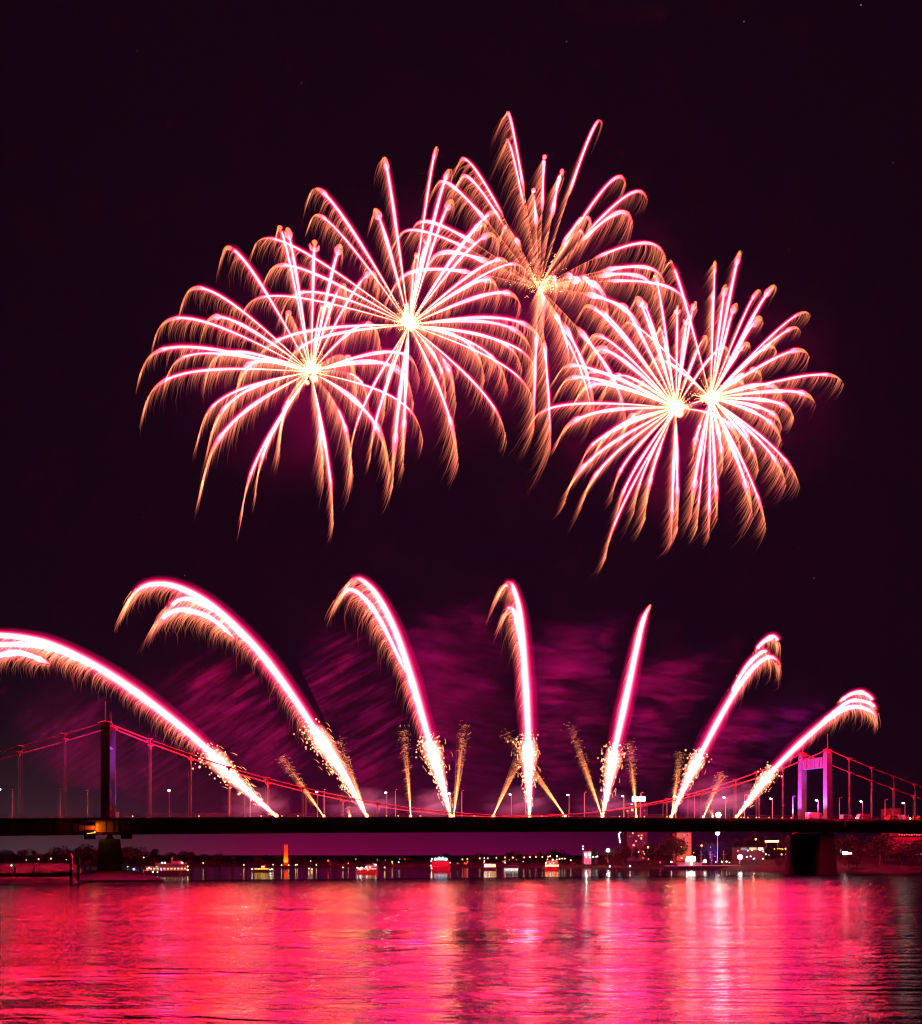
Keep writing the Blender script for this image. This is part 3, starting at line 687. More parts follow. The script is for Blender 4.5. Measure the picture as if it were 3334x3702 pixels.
def comet(paths, label, plume_to, wide=1.0, wind=(-.45, 0), seed=1):
    r_ = np.random.default_rng(seed)
    bpx = paths[0][0]; off = 2.0; D = D_at(bpx[0], off)
    base = P(bpx[0], bpx[1], D)
    root = thing('firework_comet', base, label, 'firework comet', 'firework comets fanning up from the bridge deck')
    for j, path in enumerate(paths):
        p, px = smooth_path(path, D + (0, 2.5, -2.5)[j], 50)
        k = np.linspace(0, 1, len(p))
        if j == 0:
            rad = np.interp(k, [0, .04, .22, .5, .8, .93, 1], [.8, 1.5, 3.5, 4.6, 3.6, 2.6, .7]) * wide
            col = lerp_cols(k, [(0, [14, 4, 1.0]), (.10, [30, 7, 3]), (.2, COM * 1.0), (.9, COM * 1.0), (.97, COM * .5), (1, AMB * .8)])
            wgt = np.interp(k, [0, .2, .3, .9, 1], [0, .1, .6, .9, 1.0])
        else:
            rad = np.interp(k, [0, .15, .6, .9, 1], [.1, 2.0, 3.0, 2.4, .6]) * wide
            col = lerp_cols(k, [(0, COM * .3), (.15, COM), (.85, COM), (.95, COM * .5), (1, AMB * .8)])
            wgt = np.interp(k, [0, .15, 1], [.2, .7, 1.0])
        shift = p + np.array([-.5, 0, -.4])
        fr = fringe(shift, wgt, 9.2 * wide, wind, .11, .15, .60, .45, jit=4.0)
        star_trail(root, p, rad, col, fr, 'comet')
    # plume: white-hot spray with separate glowing sparks round it
    p, px = smooth_path(paths[0], D, 120); k = np.linspace(0, 1, 120)
    m = k <= plume_to; q = p[m]; kk = k[m] / plume_to
    mb = MB()
    hot = np.array([7, .95, .65])
    mb.tube(q, np.interp(kk, [0, .3, .8, .93, 1], [.25, 1.3, 4.0, 3.4, .4]) * wide, 12, hot[None] * np.interp(kk, [0, .2, .8, 1], [.5, .6, .8, .1])[:, None], cap=False)
    o = mb.build('spark_plume', M['plume'], root, smooth=True, axis=True); o.visible_shadow = False
    mb = MB(); T = q[-1] - q[0]; L = np.linalg.norm(T); T /= L
    side = np.cross(T, [0, 1.0, 0]); side /= np.linalg.norm(side)
    if side[0] > 0: side = -side
    for i in range(300):
        a = r_.uniform(.12, 1.05) ** .75; c = q[0] + T * L * a
        w = (4.0 * a) * wide
        lat = abs(r_.normal(0, .62)) * (1 if r_.random() < .74 else -.8)
        c = c + side * lat * w + np.array([0, 1, 0]) * r_.normal(0, .6) * w - np.array([0, 0, 1]) * abs(lat) * .6
        rr = r_.uniform(.16, .38) * (1 + .25 * abs(lat))
        mb.ball(c, rr, 6, 4, np.array([2.2, .75, .38]) * r_.uniform(.35, 1.2))
    for i in range(130):
        a = r_.uniform(0, .9); c = q[0] + T * L * a; dr = T * 2.2 + side * r_.normal(0, .5)
        b = np.array([1.6, .55, .16]) * r_.uniform(.5, 1.3)
        c = c + side * r_.normal(0, .8) * (.3 + 3.0 * a) * wide
        mb.tube([c, c + dr * .5, c + dr + np.array([-.3, 0, -.3])], [.13, .13, .05], 3, np.stack([b, b, b * .1]), cap=False)
    o = mb.build('spark_cluster', M['flare'], root, smooth=True); o['kind'] = 'stuff'; o.visible_shadow = False
    mb = MB(); mb.ball(base + np.array([0, 0, .35]), .75, 10, 6, np.array([9, 2.2, .5]))
    o = mb.build('muzzle_flash', M['flare'], root, smooth=True); o.visible_shadow = False
    # light of the comet
    pl = q[int(len(q) * .7)]
    light('firework_light', 'POINT', pl, 0.35e4 * wide, (1, .22, .16), 3.0, root)
    for f in (.42, .66, .88):
        light('firework_light', 'POINT', p[int(f * 119)], 1.3e4 * wide, (1, .0, .45), 4.0, root)
    return root

C = [
 ([[(1000,2953),(850,2818),(731,2692),(561,2554),(385,2431),(215,2342),(100,2309),(0,2297),(-120,2300)], [(330,2405),(215,2355),(115,2332),(0,2331),(-100,2345)], [(180,2400),(115,2372),(61,2360),(0,2369),(-60,2390)]], 'comet shooting far left over the left pylon, its arc cut by the picture edge', .27, 1.0),
 ([[(1327,2953),(1250,2810),(1169,2685),(1030,2477),(908,2323),(769,2192),(654,2127),(569,2110),(500,2130),(460,2185)], [(900,2330),(800,2222),(738,2186),(662,2165),(592,2208)], [(850,2310),(790,2255),(738,2223),(654,2204),(600,2225),(564,2260)]], 'comet arching left in three white curls, second from the left', .31, 1.0),
 ([[(1631,2954),(1592,2810),(1554,2684),(1485,2446),(1431,2285),(1375,2172),(1331,2115),(1285,2091),(1252,2125)], [(1470,2440),(1385,2261),(1323,2169),(1265,2131),(1218,2175)]], 'tall comet leaning left with two hooked tips, third from the left', .31, 1.0),
 ([[(1915,2954),(1912,2810),(1911,2677),(1900,2461),(1886,2269),(1868,2161),(1840,2104),(1812,2137)], [(1892,2380),(1866,2235),(1845,2198),(1826,2225)]], 'tallest upright comet in the middle, tip bending left', .33, 1.0),
 ([[(2179,2954),(2205,2810),(2227,2692),(2269,2500),(2315,2285),(2336,2215),(2354,2185)]], 'single straight comet leaning slightly right of the upright one', .34, .95),
 ([[(2427,2955),(2472,2850),(2523,2747),(2595,2609),(2661,2497),(2727,2411),(2780,2375),(2812,2388),(2824,2412)], [(2640,2510),(2694,2417),(2740,2368),(2767,2355),(2791,2372)], [(2728,2358),(2750,2330),(2775,2311),(2800,2302),(2820,2326)]], 'comet leaning right with three curled tips, second from the right', .36, .82),
 ([[(2663,2955),(2725,2873),(2793,2787),(2892,2688),(2991,2602),(3057,2562),(3109,2556),(3155,2576),(3173,2604)], [(2960,2618),(3057,2543),(3109,2533),(3155,2549),(3176,2574)], [(3030,2540),(3076,2510),(3116,2504),(3149,2523),(3160,2545)]], 'lowest comet at the right, triple arc over the right pylon', .32, .78),
]
for i, (paths, lab, pt, w) in enumerate(C):
    comet(paths, lab, pt, w, wind=(-.42 if i < 5 else -.1, 0), seed=30 + i)

# -- small spark fountains on the deck
FT = [(1171,2953,1032,2737,'left of the second comet'),(1327,2953,1235,2673,'rising from the foot of the second comet'),(1485,2953,1470,2638,'standing upright left of the third comet'),
      (1628,2953,1566,2678,'close behind the right side of the third comet'),(1640,2953,1690,2619,'leaning right from the foot of the third comet'),(1782,2952,1927,2653,'crossing the upright comet from the left'),
      (2044,2952,1848,2653,'crossing the upright comet from the right'),(2177,2954,2076,2628,'leaning left from the foot of the straight comet'),(2301,2954,2286,2680,'upright below the white rooftop sign'),
      (2427,2955,2469,2717,'beside the comet second from the right'),(2543,2955,2620,2787,'short, left of the glaring floodlight'),(1265,2953,1264,2905,'stubby flame left of the second comet foot'),(2577,2954,2576,2915,'stubby flame touching the glaring floodlight')]
for i, (x0, y0, x1, y1, lab) in enumerate(FT):
    r_ = np.random.default_rng(60 + i); D = D_at(x0, 2.5); b = P(x0, y0, D); e = P(x1, y1, D); ax = e - b; L = np.linalg.norm(ax); ax /= L
    root = thing('spark_fountain', b, 'orange spark fountain ' + lab, 'spark fountain', 'small orange spark fountains on the deck')
    side = np.cross(ax, [0, 1.0, 0]); mb = MB(); short = L < 8
    for j in range(30):
        a = r_.normal(0, .028 if not short else .12); a2 = r_.normal(0, .028); l = L * r_.uniform(.55, 1.05)
        dr = ax + side * a + np.array([0, 1, 0]) * a2
        pts = np.array([b + dr * l * u + np.array([-1.2, 0, -1.4]) * (u ** 2) * .8 for u in (0, .25, .5, .75, 1)])
        c = np.array([.62, .17, .045]) * r_.uniform(.4, 1.2)
        mb.tube(pts, np.array([.12, .13, .12, .09, .05]), 3, c[None] * np.array([1.8, .9, .5, .25, .05])[:, None], cap=False)
    o = mb.build('spark_jet', M['flare'], root, smooth=True); o.visible_shadow = False
    mb = MB()
    for j in range(12 if short else 240):
        u = r_.uniform(.12, 1.05) ** .8; q = b + ax * L * u + side * r_.normal(-.2, .34) * (u * 2.6 + .1) + np.array([0, 1, 0]) * r_.normal(0, .4) * u + np.array([-1.2, 0, -1.4]) * u * u * .8
        c = np.array([1.25, .36, .13]) * r_.uniform(.12, 1.0) ** 1.3 * (1.1 - .55 * u); h_ = r_.uniform(.5, 2.0)
        cv = np.array([q, q + np.array([-.30, 0, .12]) * h_, q + np.array([-.62, 0, -.10]) * h_, q + np.array([-.80, 0, -.55]) * h_])
        mb.tube(cv, np.array([.10, .11, .09, .03]), 3, c[None] * np.array([1.0, .8, .45, 0])[:, None], cap=False)
    for j in range(0 if short else 26):
        u = r_.uniform(.55, 1.1); q = b + ax * L * u + side * r_.normal(0, .5) * u * 2.4 + np.array([-1.2, 0, -1.4]) * u * u * .8
        mb.ball(q, r_.uniform(.10, .19), 5, 3, np.array([1.8, .7, .25]) * r_.uniform(.2, .9))
    o = mb.build('spark_cluster', M['flare'], root, smooth=True); o['kind'] = 'stuff'; o.visible_shadow = False
    mb = MB(); mb.ball(b + np.array([0, 0, .25]), .6, 8, 6, np.array([6, 1.6, .4]))
    o = mb.build('muzzle_flash', M['flare'], root, smooth=True); o.visible_shadow = False
    light('firework_light', 'POINT', b + np.array([0, 0, 2.5]), 500, (1, .5, .2), .8, root)
# ------------------------------------------------------------------ banks
def gridmesh(name, x0, x1, y0, y1, nx, ny, hf, mat, label, cat, kind='structure'):
    xs = np.linspace(x0, x1, nx); ys = np.linspace(y0, y1, ny); v = [(x, y, hf(x, y)) for y in ys for x in xs]
    f = [(j * nx + i, j * nx + i + 1, (j + 1) * nx + i + 1, (j + 1) * nx + i) for j in range(ny - 1) for i in range(nx - 1)]
    mb = MB(); mb.add(v, f); return props(mb.build(name, mat, smooth=True), label, cat, kind=kind)
def sm(a, b, x): x = min(1, max(0, (x - a) / (b - a))); return x * x * (3 - 2 * x)
def vn(x, y, s=1.0):
    return (math.sin(x * .21 * s + 1.3) * math.cos(y * .17 * s) + .5 * math.sin(x * .53 * s + y * .41 * s) + .25 * math.sin(x * 1.3 * s - y * .9 * s + 2))
def left_bank(x, y):
    edge = 268 + (x + 135) * .10                      # quay line
    e = sm(-.380, -.394, x / y + vn(x, y) * .002)             # ends just beyond the pier
    h = -1.2 + 2.7 * sm(edge, edge + 1.5, y) + 2.5 * sm(edge + 14, edge + 60, y) + .18 * vn(x, y, 1.5)
    return -1.2 + (h + 1.2) * e
gridmesh('river_bank', -260, -90, 255, 420, 110, 110, left_bank, M['grass'], 'red-lit grassy quay on the left bank', 'river bank')
# stone apron round the left pier
def apron(x, y):
    q = np.array([x, y]) - (A + n2 * 7.5 + d2 * 4); a = abs(q @ d2) / 15; b = abs(q @ n2) / 18; r = math.sqrt(a * a + b * b)
    return -1.5 + 1.9 * sm(1.05, .55, r) + .22 * vn(x, y, 3.0)
gridmesh('stone_apron', -130, -80, 272, 330, 70, 70, apron, M['rock'], 'stone apron round the foot of the left pier', 'river bank')
def right_bank(x, y):
    u = (CX + x / max(1, y) * F)
    edge = float(np.interp(u, [1500, 2150, 2450, 2720, 3000, 3334, 4200, 6000], [575, 545, 522, 468, 440, 428, 400, 300])) + vn(x, y, .6) * 2.0
    return -1.5 + 3.1 * sm(edge, edge + 16, y) + 3.0 * sm(edge + 16, edge + 60, y) * sm(1950, 2250, u) + 6.0 * sm(edge + 60, edge + 260, y) * sm(2050, 2350, u) + .3 * vn(x, y, .9)
gridmesh('river_bank', -40, 640, 330, 980, 190, 150, right_bank, M['grass'], 'red-lit grass and gravel shore on the right bank', 'river bank')
def far_bank(x, y):
    return -1.5 + 3.2 * sm(618, 640, y + vn(x, y, .2) * 8 + (x * .12 if x < 0 else -x * .15)) + .3 * vn(x, y, .15)
gridmesh('far_bank', -2400, 900, 560, 3150, 150, 130, far_bank, M['grass'], 'dark low far bank beyond the boats', 'river bank')
# ------------------------------------------------------------------ trees
def tree_proto(kind, seed, h, w, n):
    r_ = np.random.default_rng(seed); root = thing('tree', (0, 0, 0), 'x', 'tree'); ORIG[root.name] = np.zeros(3)
    mb = MB(); mb.tube([(0, 0, -.3), (.05, 0, h * .25), (.1, .05, h * .55), (0, 0, h * .85)], np.array([.045, .034, .022, .008]) * h, 7)
    for i in range(7):
        a = r_.uniform(0, 6.28); z = h * r_.uniform(.28, .55); L = w * r_.uniform(.3, .5)
        mb.tube([(0, 0, z), (math.cos(a) * L * .5, math.sin(a) * L * .5, z + L * .45), (math.cos(a) * L, math.sin(a) * L, z + L * .7)], np.array([.016, .011, .004]) * h, 5)
    mb.build('trunk', M['bark'], root)
    blobs = []
    for i in range(11 if kind == 'round' else 8):
        a = r_.uniform(0, 6.28); rr = w * .5 * r_.uniform(.1, .75); z = h * (r_.uniform(.38, .82) if kind == 'round' else r_.uniform(.25, .85))
        blobs.append((math.cos(a) * rr * (1 if kind == 'round' else .5), math.sin(a) * rr * (1 if kind == 'round' else .5), z, w * r_.uniform(.18, .30)))
    blobs.append((0, 0, h * .84, w * .2))
    B_ = np.array(blobs); pick = r_.integers(0, len(B_), n); dirs = r_.normal(0, 1, (n, 3)); dirs /= np.linalg.norm(dirs, axis=1, keepdims=True)
    rad = B_[pick, 3] * r_.uniform(.55, 1.08, n) ** .6
    c = B_[pick, :3] + dirs * rad[:, None] * np.array([1, 1, .85]); sz = r_.uniform(.022, .042, n) * h ** .5 * 2.2
    a = np.cross(dirs + r_.normal(0, .5, (n, 3)), r_.normal(0, 1, (n, 3))); a /= np.linalg.norm(a, axis=1, keepdims=True)
    b = np.cross(dirs + r_.normal(0, .6, (n, 3)), a); b /= np.linalg.norm(b, axis=1, keepdims=True)
    v = np.stack([c - a * sz[:, None], c + b * sz[:, None] * .6, c + a * sz[:, None], c - b * sz[:, None] * .6], 1).reshape(-1, 3)
    mb = MB(); mb.add(v, [(4 * i, 4 * i + 1, 4 * i + 2, 4 * i + 3) for i in range(n)]); mb.build('crown', M['leaf'], root)
    return root, h
protos = [tree_proto('round', 1, 9, 8.5, 2600), tree_proto('tall', 2, 12, 6.5, 2400), tree_proto('round', 3, 6, 7.5, 1800)]
used = [False] * 3
def tree(k, px, D, ytop, zbase, label, group=None, wide=1.0):
    root, h = protos[k]
    o = root if not used[k] else copy_tree(root); used[k] = True
    q = P(px, 3050, D); q[2] = zbase; H = HC + (HY - ytop) / F * D - zbase; s = H / h
    o.location = q; o.scale = (s * wide, s * wide, s); o.rotation_euler = (0, 0, random.uniform(0, 6.28)); o['label'] = label
    if group: o['group'] = group
    elif 'group' in o: del o['group']
for i, px in enumerate(range(-60, 460, 26)):
    y = 3078 + 6 * math.sin(i * 1.7) - (16 if px > 215 else 0) + random.uniform(-5, 5)
    tree(i % 3, px + random.uniform(-8, 8), 660 + random.uniform(-12, 25), y, 1.5, 'dark tree in the unlit row along the left horizon under the bridge', 'trees along the left horizon', 1.25)
for i, px in enumerate(range(470, 2080, 46)):
    y = float(np.interp(px, [470, 620, 900, 1500, 1900, 2080], [3066, 3076, 3096, 3099, 3081, 3076])) + random.uniform(-9, 9)
    tree((i * 2) % 3, px + random.uniform(-15, 15), 690 + random.uniform(-20, 30), y, 1.5, 'low dark tree on the far shore behind the small boats', 'trees on the far shore behind the boats', 1.6)
for i, (px, D, y, k) in enumerate([(2150,560,3062,1),(2205,556,3068,0),(2255,548,3052,0),(2300,542,3058,1),(2345,538,3048,0),(2395,536,3038,1),(2432,532,3022,0),(2548,545,3035,1),(2610,552,3040,0),(2660,556,3026,1),(2705,548,3020,1),(2735,560,3012,0),(2780,556,3016,1),(2830,552,3010,1),(2870,548,3022,0),(2905,545,3016,1),(3040,522,3024,1),(3075,518,3018,0),(3110,512,3030,1),(3340,520,3030,0),(3390,510,3020,1)]):
    tree(k, px, D, y, 3.0, 'dark tree on the right bank slope between the lit buildings', 'trees on the right bank slope', 1.15)
tree(0, 3185, 470, 3014, 3.0, 'broad bushy tree glowing dull red, right of the right pier', None, 1.25)
tree(2, 3262, 462, 3042, 2.5, 'rounded red-lit bush against the right side of the broad red tree', None, 1.2)
for i, (px, D, y) in enumerate([(2820,466,3098),(2862,462,3092),(2895,460,3096),(3068,446,3090),(3098,448,3088),(3290,440,3104),(3330,438,3098)]):
    tree(2, px, D, y, 1.6, 'low red-lit shrub at the water edge near the right pier', 'shrubs at the right water edge')
tree(1, 2575, 530, 3040, 3.0, 'tree lit deep blue behind the moored ship')
light('blue_light', 'SPOT', P(2575, 3124, 521), 60000, (.02, .06, 1), .3, None, P(2575, 3060, 531), 80)

# ------------------------------------------------------------------ posts on the left quay
def post(px, py0, py1, D, r, label, top=None, name='mooring_post', cat='post'):
    b = P(px, py0, D); t = P(px, py1, D); root = thing(name, b, label, cat)
    mb = MB(); mid = b + (t - b) * (.58 if top else 1.0); mb.tube([b - np.array([0, 0, 1.0]), mid], r, 10); mb.build('pile', M['black'], root)
    if top:
        n = 5
        for i in range(n):
            mb = MB(); mb.tube([mid + (t - mid) * i / n, mid + (t - mid) * (i + 1) / n], r * .95, 10); mb.build('band', M['red'] if i % 2 else M['white'], root)
        mb = MB(); mb.tube([t, t + np.array([0, 0, .5])], np.array([r * .95, .03]), 10); mb.build('cap', M['red'], root)
    return root
post(258, 3218, 3092, 252, .42, 'daymark post banded red and white on top, at the water left of the left pier', True, 'daymark_post', 'post')
post(284, 3190, 3098, 276, .50, 'plain thick dark post between daymark post and left pier')
post(54, 3172, 3133, 278, .24, 'short dark bollard post on the red quay, nearest the left edge')
post(124, 3170, 3133, 278, .24, 'short dark bollard post on the red quay, midway to the daymark post')

# ------------------------------------------------------------------ boats
def hull_poly(L, w):
    return [(-L / 2, -w / 2), (L * .28, -w / 2), (L * .44, -w * .3), (L / 2, 0), (L * .44, w * .3), (L * .28, w / 2), (-L / 2, w / 2)]
def boat(px, py, wpx, label, hullm, decks, lamps, heading=0.0, hfrac=.16, wfrac=.24, cat='boat', name='passenger_boat', extra=None):
    D = HC * F / (py - HY); L = wpx / F * D; q = P(px, py, D); q[2] = 0
    root = thing(name, q, label, cat, 'boats on the river'); ORIG[root.name] = np.zeros(3); w = L * wfrac; hh = L * hfrac
    mb = MB(); pol = hull_poly(L, w); n = len(pol)
    v = [(x * .94, y * .8, -.3) for x, y in pol] + [(x, y, hh * (1 + .35 * max(0, x / L))) for x, y in pol]
    mb.add(v, [tuple(range(n))[::-1], tuple(range(n, 2 * n))] + [(i, (i + 1) % n, n + (i + 1) % n, n + i) for i in range(n)])
    h = mb.build('hull', hullm, root)
    mb = MB(); mb.tube([(x * 1.005, y * 1.02, hh * 1.02 * (1 + .35 * max(0, x / L))) for x, y in pol], L * .007, 5); mb.build('rubbing_strake', M['boatwhite'], h)
    z = hh
    for (x0, x1, dh, wm, lit) in decks:
        x0, x1, dh = x0 * L, x1 * L, dh * L; mb = MB(); mb.box(((x0 + x1) / 2, 0, z + dh / 2), (x1 - x0, w * .82, dh)); c = mb.build('cabin', wm, root)
        nwin = max(2, int((x1 - x0) / (L * .075)))
        if lit:
            for sy in (-1, 1):
                mb = MB()
                for k in range(nwin):
                    xx = x0 + (k + .5) * (x1 - x0) / nwin; mb.box((xx, sy * w * .412, z + dh * .55), ((x1 - x0) / nwin * .62, .05, dh * .45))
                mb.build('window_row', M[lit], c)
        mb = MB(); mb.box(((x0 + x1) / 2, 0, z + dh + .05), ((x1 - x0) * 1.05, w * .9, .1)); mb.build('roof', M['boatwhite'], c)
        z += dh
    mb = MB(); mb.tube([(L * .1, 0, z), (L * .1, 0, z + L * .10)], L * .006, 5); mb.build('mast', M['pole'], root)
    for (xf, zf, m, r) in lamps:
        mb = MB(); mb.ball((xf * L, -w * .45, zf * L), r, 8, 5); mb.build('lamp', M[m], root)
    root.rotation_euler = (0, 0, heading); return root
boat(606, 3164, 160, 'largest lit passenger boat, dark hull, between left pier and yellow boat', M['hullblack'], [(-.46, .44, .09, M['wallgrey'], 'e_window'), (-.25, .40, .075, M['wallgrey'], None), (.1, .30, .05, M['boatwhite'], None)], [(-.42,.10,'e_warm',.22),(-.38,.17,'e_warm',.28),(-.1,.28,'e_white',.28),(-.04,.28,'e_white',.28),(.34,.28,'e_white',.3),(.46,.12,'e_warm',.3),(-.30,.08,'e_white',.28),(-.2,.075,'e_white',.22),(-.12,.12,'e_blue',.2),(-.22,.2,'e_green',.18),(.46,.2,'e_warm',.25)], .12, .10)
boat(950, 3152, 76, 'small boat outlined in yellow light, left of the orange tower', M['hullblack'], [(-.38, .30, .08, M['boatwhite'], 'e_yellow'), (-.05, .12, .12, M['boatwhite'], 'e_yellow')], [(-.48,.13,'e_white',.20),(.38,.11,'e_white',.22),(.46,.13,'e_white',.20)], 0, .10, extra=True)
boat(1328, 3158, 76, 'boat lit red at one end and pale violet at the other', M['hullred'], [(-.45, .46, .13, M['boatwhite'], 'e_window'), (-.05, .46, .11, M['boatwhite'], 'e_dim')], [(-.45,.27,'e_white',.24),(-.25,.28,'e_white',.26),(-.02,.30,'e_white',.28),(.15,.30,'e_warm',.28),(.42,.42,'e_white',.28),(-.32,.2,'e_white',.28),(.05,.17,'e_warm',.26)], -.1, .16)
boat(1594, 3149, 72, 'red boat crowned with glaring cyan lights', M['hullred'], [(-.42, .42, .30, M['hullred'], None), (-.34, .34, .12, M['boatwhite'], 'e_cyan')], [(-.26,.60,'e_cyan',.55),(-.08,.64,'e_cyan',.65),(.1,.64,'e_cyan',.65),(.26,.60,'e_cyan',.55),(-.48,.5,'e_warm',.28),(-.48,.28,'e_warm',.30),(-.46,.15,'e_white',.28),(.47,.42,'e_warm',.24),(-.44,.62,'e_white',.24)], 0, .22, .4)
boat(1771, 3146, 46, 'short boat with warm white and yellow cabin lights, right of the cyan-lit boat', M['hullblack'], [(-.45, .46, .36, M['boatwhite'], 'e_warm')], [(-.42,.72,'e_white',.20),(-.44,.95,'e_white',.18),(-.3,.42,'e_white',.30),(-.02,.42,'e_white',.30),(.3,.42,'e_yellow',.30)], 0, .16, .35)
boat(1848, 3144, 58, 'low dark boat with red lamps and a pale lit strip along its hull', M['hullblack'], [(-.35, .40, .10, M['hullblack'], None)], [(-.5,.5,'e_red',.26),(-.42,.52,'e_red',.30),(-.38,.44,'e_white',.22),(-.1,.62,'e_red',.22),(.1,.74,'e_white',.18),(.32,.62,'e_red',.20)], 0, .14, .3)
mb = MB(); mb.box((0, -1.05, .35), (7.0, .08, .28)); _s = mb.build('light_strip', M['e_pale'], bpy.data.objects['passenger_boat.005']); 
boat(1995, 3147, 54, 'red boat with warm lamps on two decks, left of the white-lit hall', M['hullred'], [(-.46, .46, .24, M['hullred'], 'e_warm'), (-.36, .40, .22, M['boatwhite'], 'e_red')], [(-.12,.95,'e_white',.24),(.34,.95,'e_white',.24),(-.3,.75,'e_warm',.24),(.05,.72,'e_warm',.38),(.32,.74,'e_warm',.26),(-.4,.5,'e_warm',.28),(.1,.5,'e_warm',.24),(-.1,.45,'e_white',.22)], 0, .2, .35)
boat(486, 3155, 30, 'tiny patrol boat showing one bright blue light beside the left pier', M['hullblack'], [(-.3, .3, .2, M['hullblack'], None)], [(0,.42,'e_blue',.50),(-.1,.2,'e_blue',.25)], 0, .2, .35, 'patrol boat', 'patrol_boat')
# moored ship
sh = boat(2540, 3143.5, 275, 'long dark moored ship with glaring white deckhouse lights on the right bank', M['hullblack'], [(-.34, -.02, .045, M['boatwhite'], None), (-.24, -.10, .05, M['boatwhite'], 'e_window')], [(-.42,.10,'e_white',.35),(.02,.11,'e_white',.80),(.24,.10,'e_warm',.35),(.30,.105,'e_white',.30),(.16,.10,'e_pale',.28),(-.16,.075,'e_white',.6)], 0, .045, .13, 'ship', 'moored_ship')
mb = MB(); mb.box((-.175 * 38, -3.4, 5.6), (4.2, .25, 2.0)); mb.build('lit_panel', mat_emit('ship_panel', (1, .95, .88), 14), sh)
for xf in (-.40, -.02, .12, .30):
    mb = MB(); mb.tube([(xf * 36, 0, 1.5), (xf * 36, 0, 9.5)], .09, 5); mb.tube([(xf * 36 - 1.2, 0, 7.5), (xf * 36 + 1.2, 0, 7.5)], .05, 4); mb.build('mast', M['pole'], sh)
light('ship_light', 'POINT', P(2485, 3100, 498), 900, (1, .93, .85), .5)

# ------------------------------------------------------------------ orange steel tower, beacon
D = 540; b = P(1034.5, 3131, D); ot = thing('steel_monument', b, 'tall plain slab tower floodlit orange on the far shore', 'monument')
mb = MB(); mb.box(b + np.array([0, 0, 5.8]), (2.35, .8, 11.6), 0, .80); mb.build('steel_slab', M['orange'], ot)
mb = MB(); mb.box(b + np.array([0, 0, .1]), (6.5, 4, .5)); mb.build('plinth', M['pier'], ot)
for sx in (-1.5, 1.5):
    mb = MB(); mb.ball(b + np.array([sx * 1.3, -2.6, .55]), .28, 8, 5); mb.build('uplight', M['e_warm'], ot)
light('tower_light', 'SPOT', b + np.array([0, -2.8, .3]), 6500, (1, .45, .06), .3, ot, target=b + np.array([0, 0, 7.5]), spot=80)
D = 470; b = P(1187, 3141, D); bc = thing('beacon', b, 'slim river beacon with one red lamp between orange tower and violet boat', 'beacon')
mb = MB(); mb.tube([b, P(1187, 3116, D)], .12, 6); mb.build('post', M['black'], bc); mb = MB(); mb.ball(P(1187, 3112, D), .42, 8, 6); mb.build('lamp', M['e_red'], bc)

# ------------------------------------------------------------------ buildings on the right bank
def building(px0, px1, ytop, ybase, D, depth, wall, label, windows=(), name='building', cat='building', roof=True, rz=0.0):
    p0, p1 = P(px0, ybase, D), P(px1, ybase, D); top = P(px0, ytop, D)[2]; base = min(p0[2], 4.0) - 2; c = (p0 + p1) / 2
    root = thing(name, (c[0], c[1], base), label, cat); w = p1[0] - p0[0]
    mb = MB(); mb.box((c[0], D + depth / 2, (top + base) / 2), (w, depth, top - base)); wl = mb.build('wall', wall, root)
    if roof:
        mb = MB(); mb.box((c[0], D + depth / 2, top + .2), (w + .5, depth + .5, .4)); mb.build('roof', M['roof'], root)
    for (px, py, ww, hh, m) in windows:
        q = P(px, py, D); mb = MB(); s = D / F; mb.box((q[0], D - .04, q[2]), (ww * s, .1, hh * s)); mb.build('window', M[m], root)
    return root
hr = building(2268, 2342, 2903, 3120, 575, 14, M['wallgrey'], 'tall apartment tower with few lit windows and white sign on its roof', [(2288,3012,5,6,'e_window'),(2309,3021,5,6,'e_window'),(2320,3020,6,5,'e_window'),(2319,3031,4,5,'e_warm'),(2300,3041,5,5,'e_window'),(2291,3056,5,4,'e_warm'),(2269,2932,6,6,'e_window'),(2286,2928,9,9,'e_window'),(2284,2907,8,4,'e_blue'),(2310,2906,7,3,'e_dim'),(2330,2930,4,4,'e_dim'),(2277,3024,4,4,'e_dim'),(2332,3048,4,4,'e_dim')], 'apartment_tower')
for x0, x1 in ((2286, 2307), (2310, 2333)):
    a, c = P(x0, 2902, 574.4), P(x1, 2886, 574.4); mb = MB(); mb.box(((a[0] + c[0]) / 2, 574.4, (a[2] + c[2]) / 2 + .9), (c[0] - a[0], .5, c[2] - a[2])); mb.build('roof_sign', mat_emit('sign_face', (.85, 1, .95), 5), hr)
a = P(2320, 2880, 576); mb = MB(); mb.tube([a, a + np.array([0, 0, 2.5])], .08, 5); mb.build('mast', M['pole'], hr)
bk = building(2447, 2500, 3010, 3090, 565, 12, M['brick'], 'orange brick building beside dark trees above the moored ship', [(2473,3019,6,6,'e_dim'),(2473,3032,5,7,'glass'),(2474,3046,5,6,'e_dim'),(2474,3059,6,6,'e_dim'),(2486,3019,4,5,'glass'),(2486,3046,4,5,'glass')])
light('facade_light', 'SPOT', P(2476, 3085, 545), 15000, (1, .55, .25), .5, bk, target=P(2474, 3040, 565), spot=75)
hl = building(2112, 2138, 3078, 3112, 560, 10, M['white'], 'small white hall under bright work lights left of the glaring mast light', [(2118,3090,8,8,'e_pale'),(2132,3088,8,9,'e_pale')], 'industrial_hall', 'hall')
building(2142, 2162, 3080, 3112, 566, 8, M['wallgrey'], 'pale green-lit annex right of the white hall', [(2150,3096,18,6,'e_pale'),(2158,3083,5,4,'e_dim')], 'industrial_hall', 'hall')
light('hall_light', 'POINT', P(2120, 3084, 548), 900, (.85, 1, .85), .4, hl)
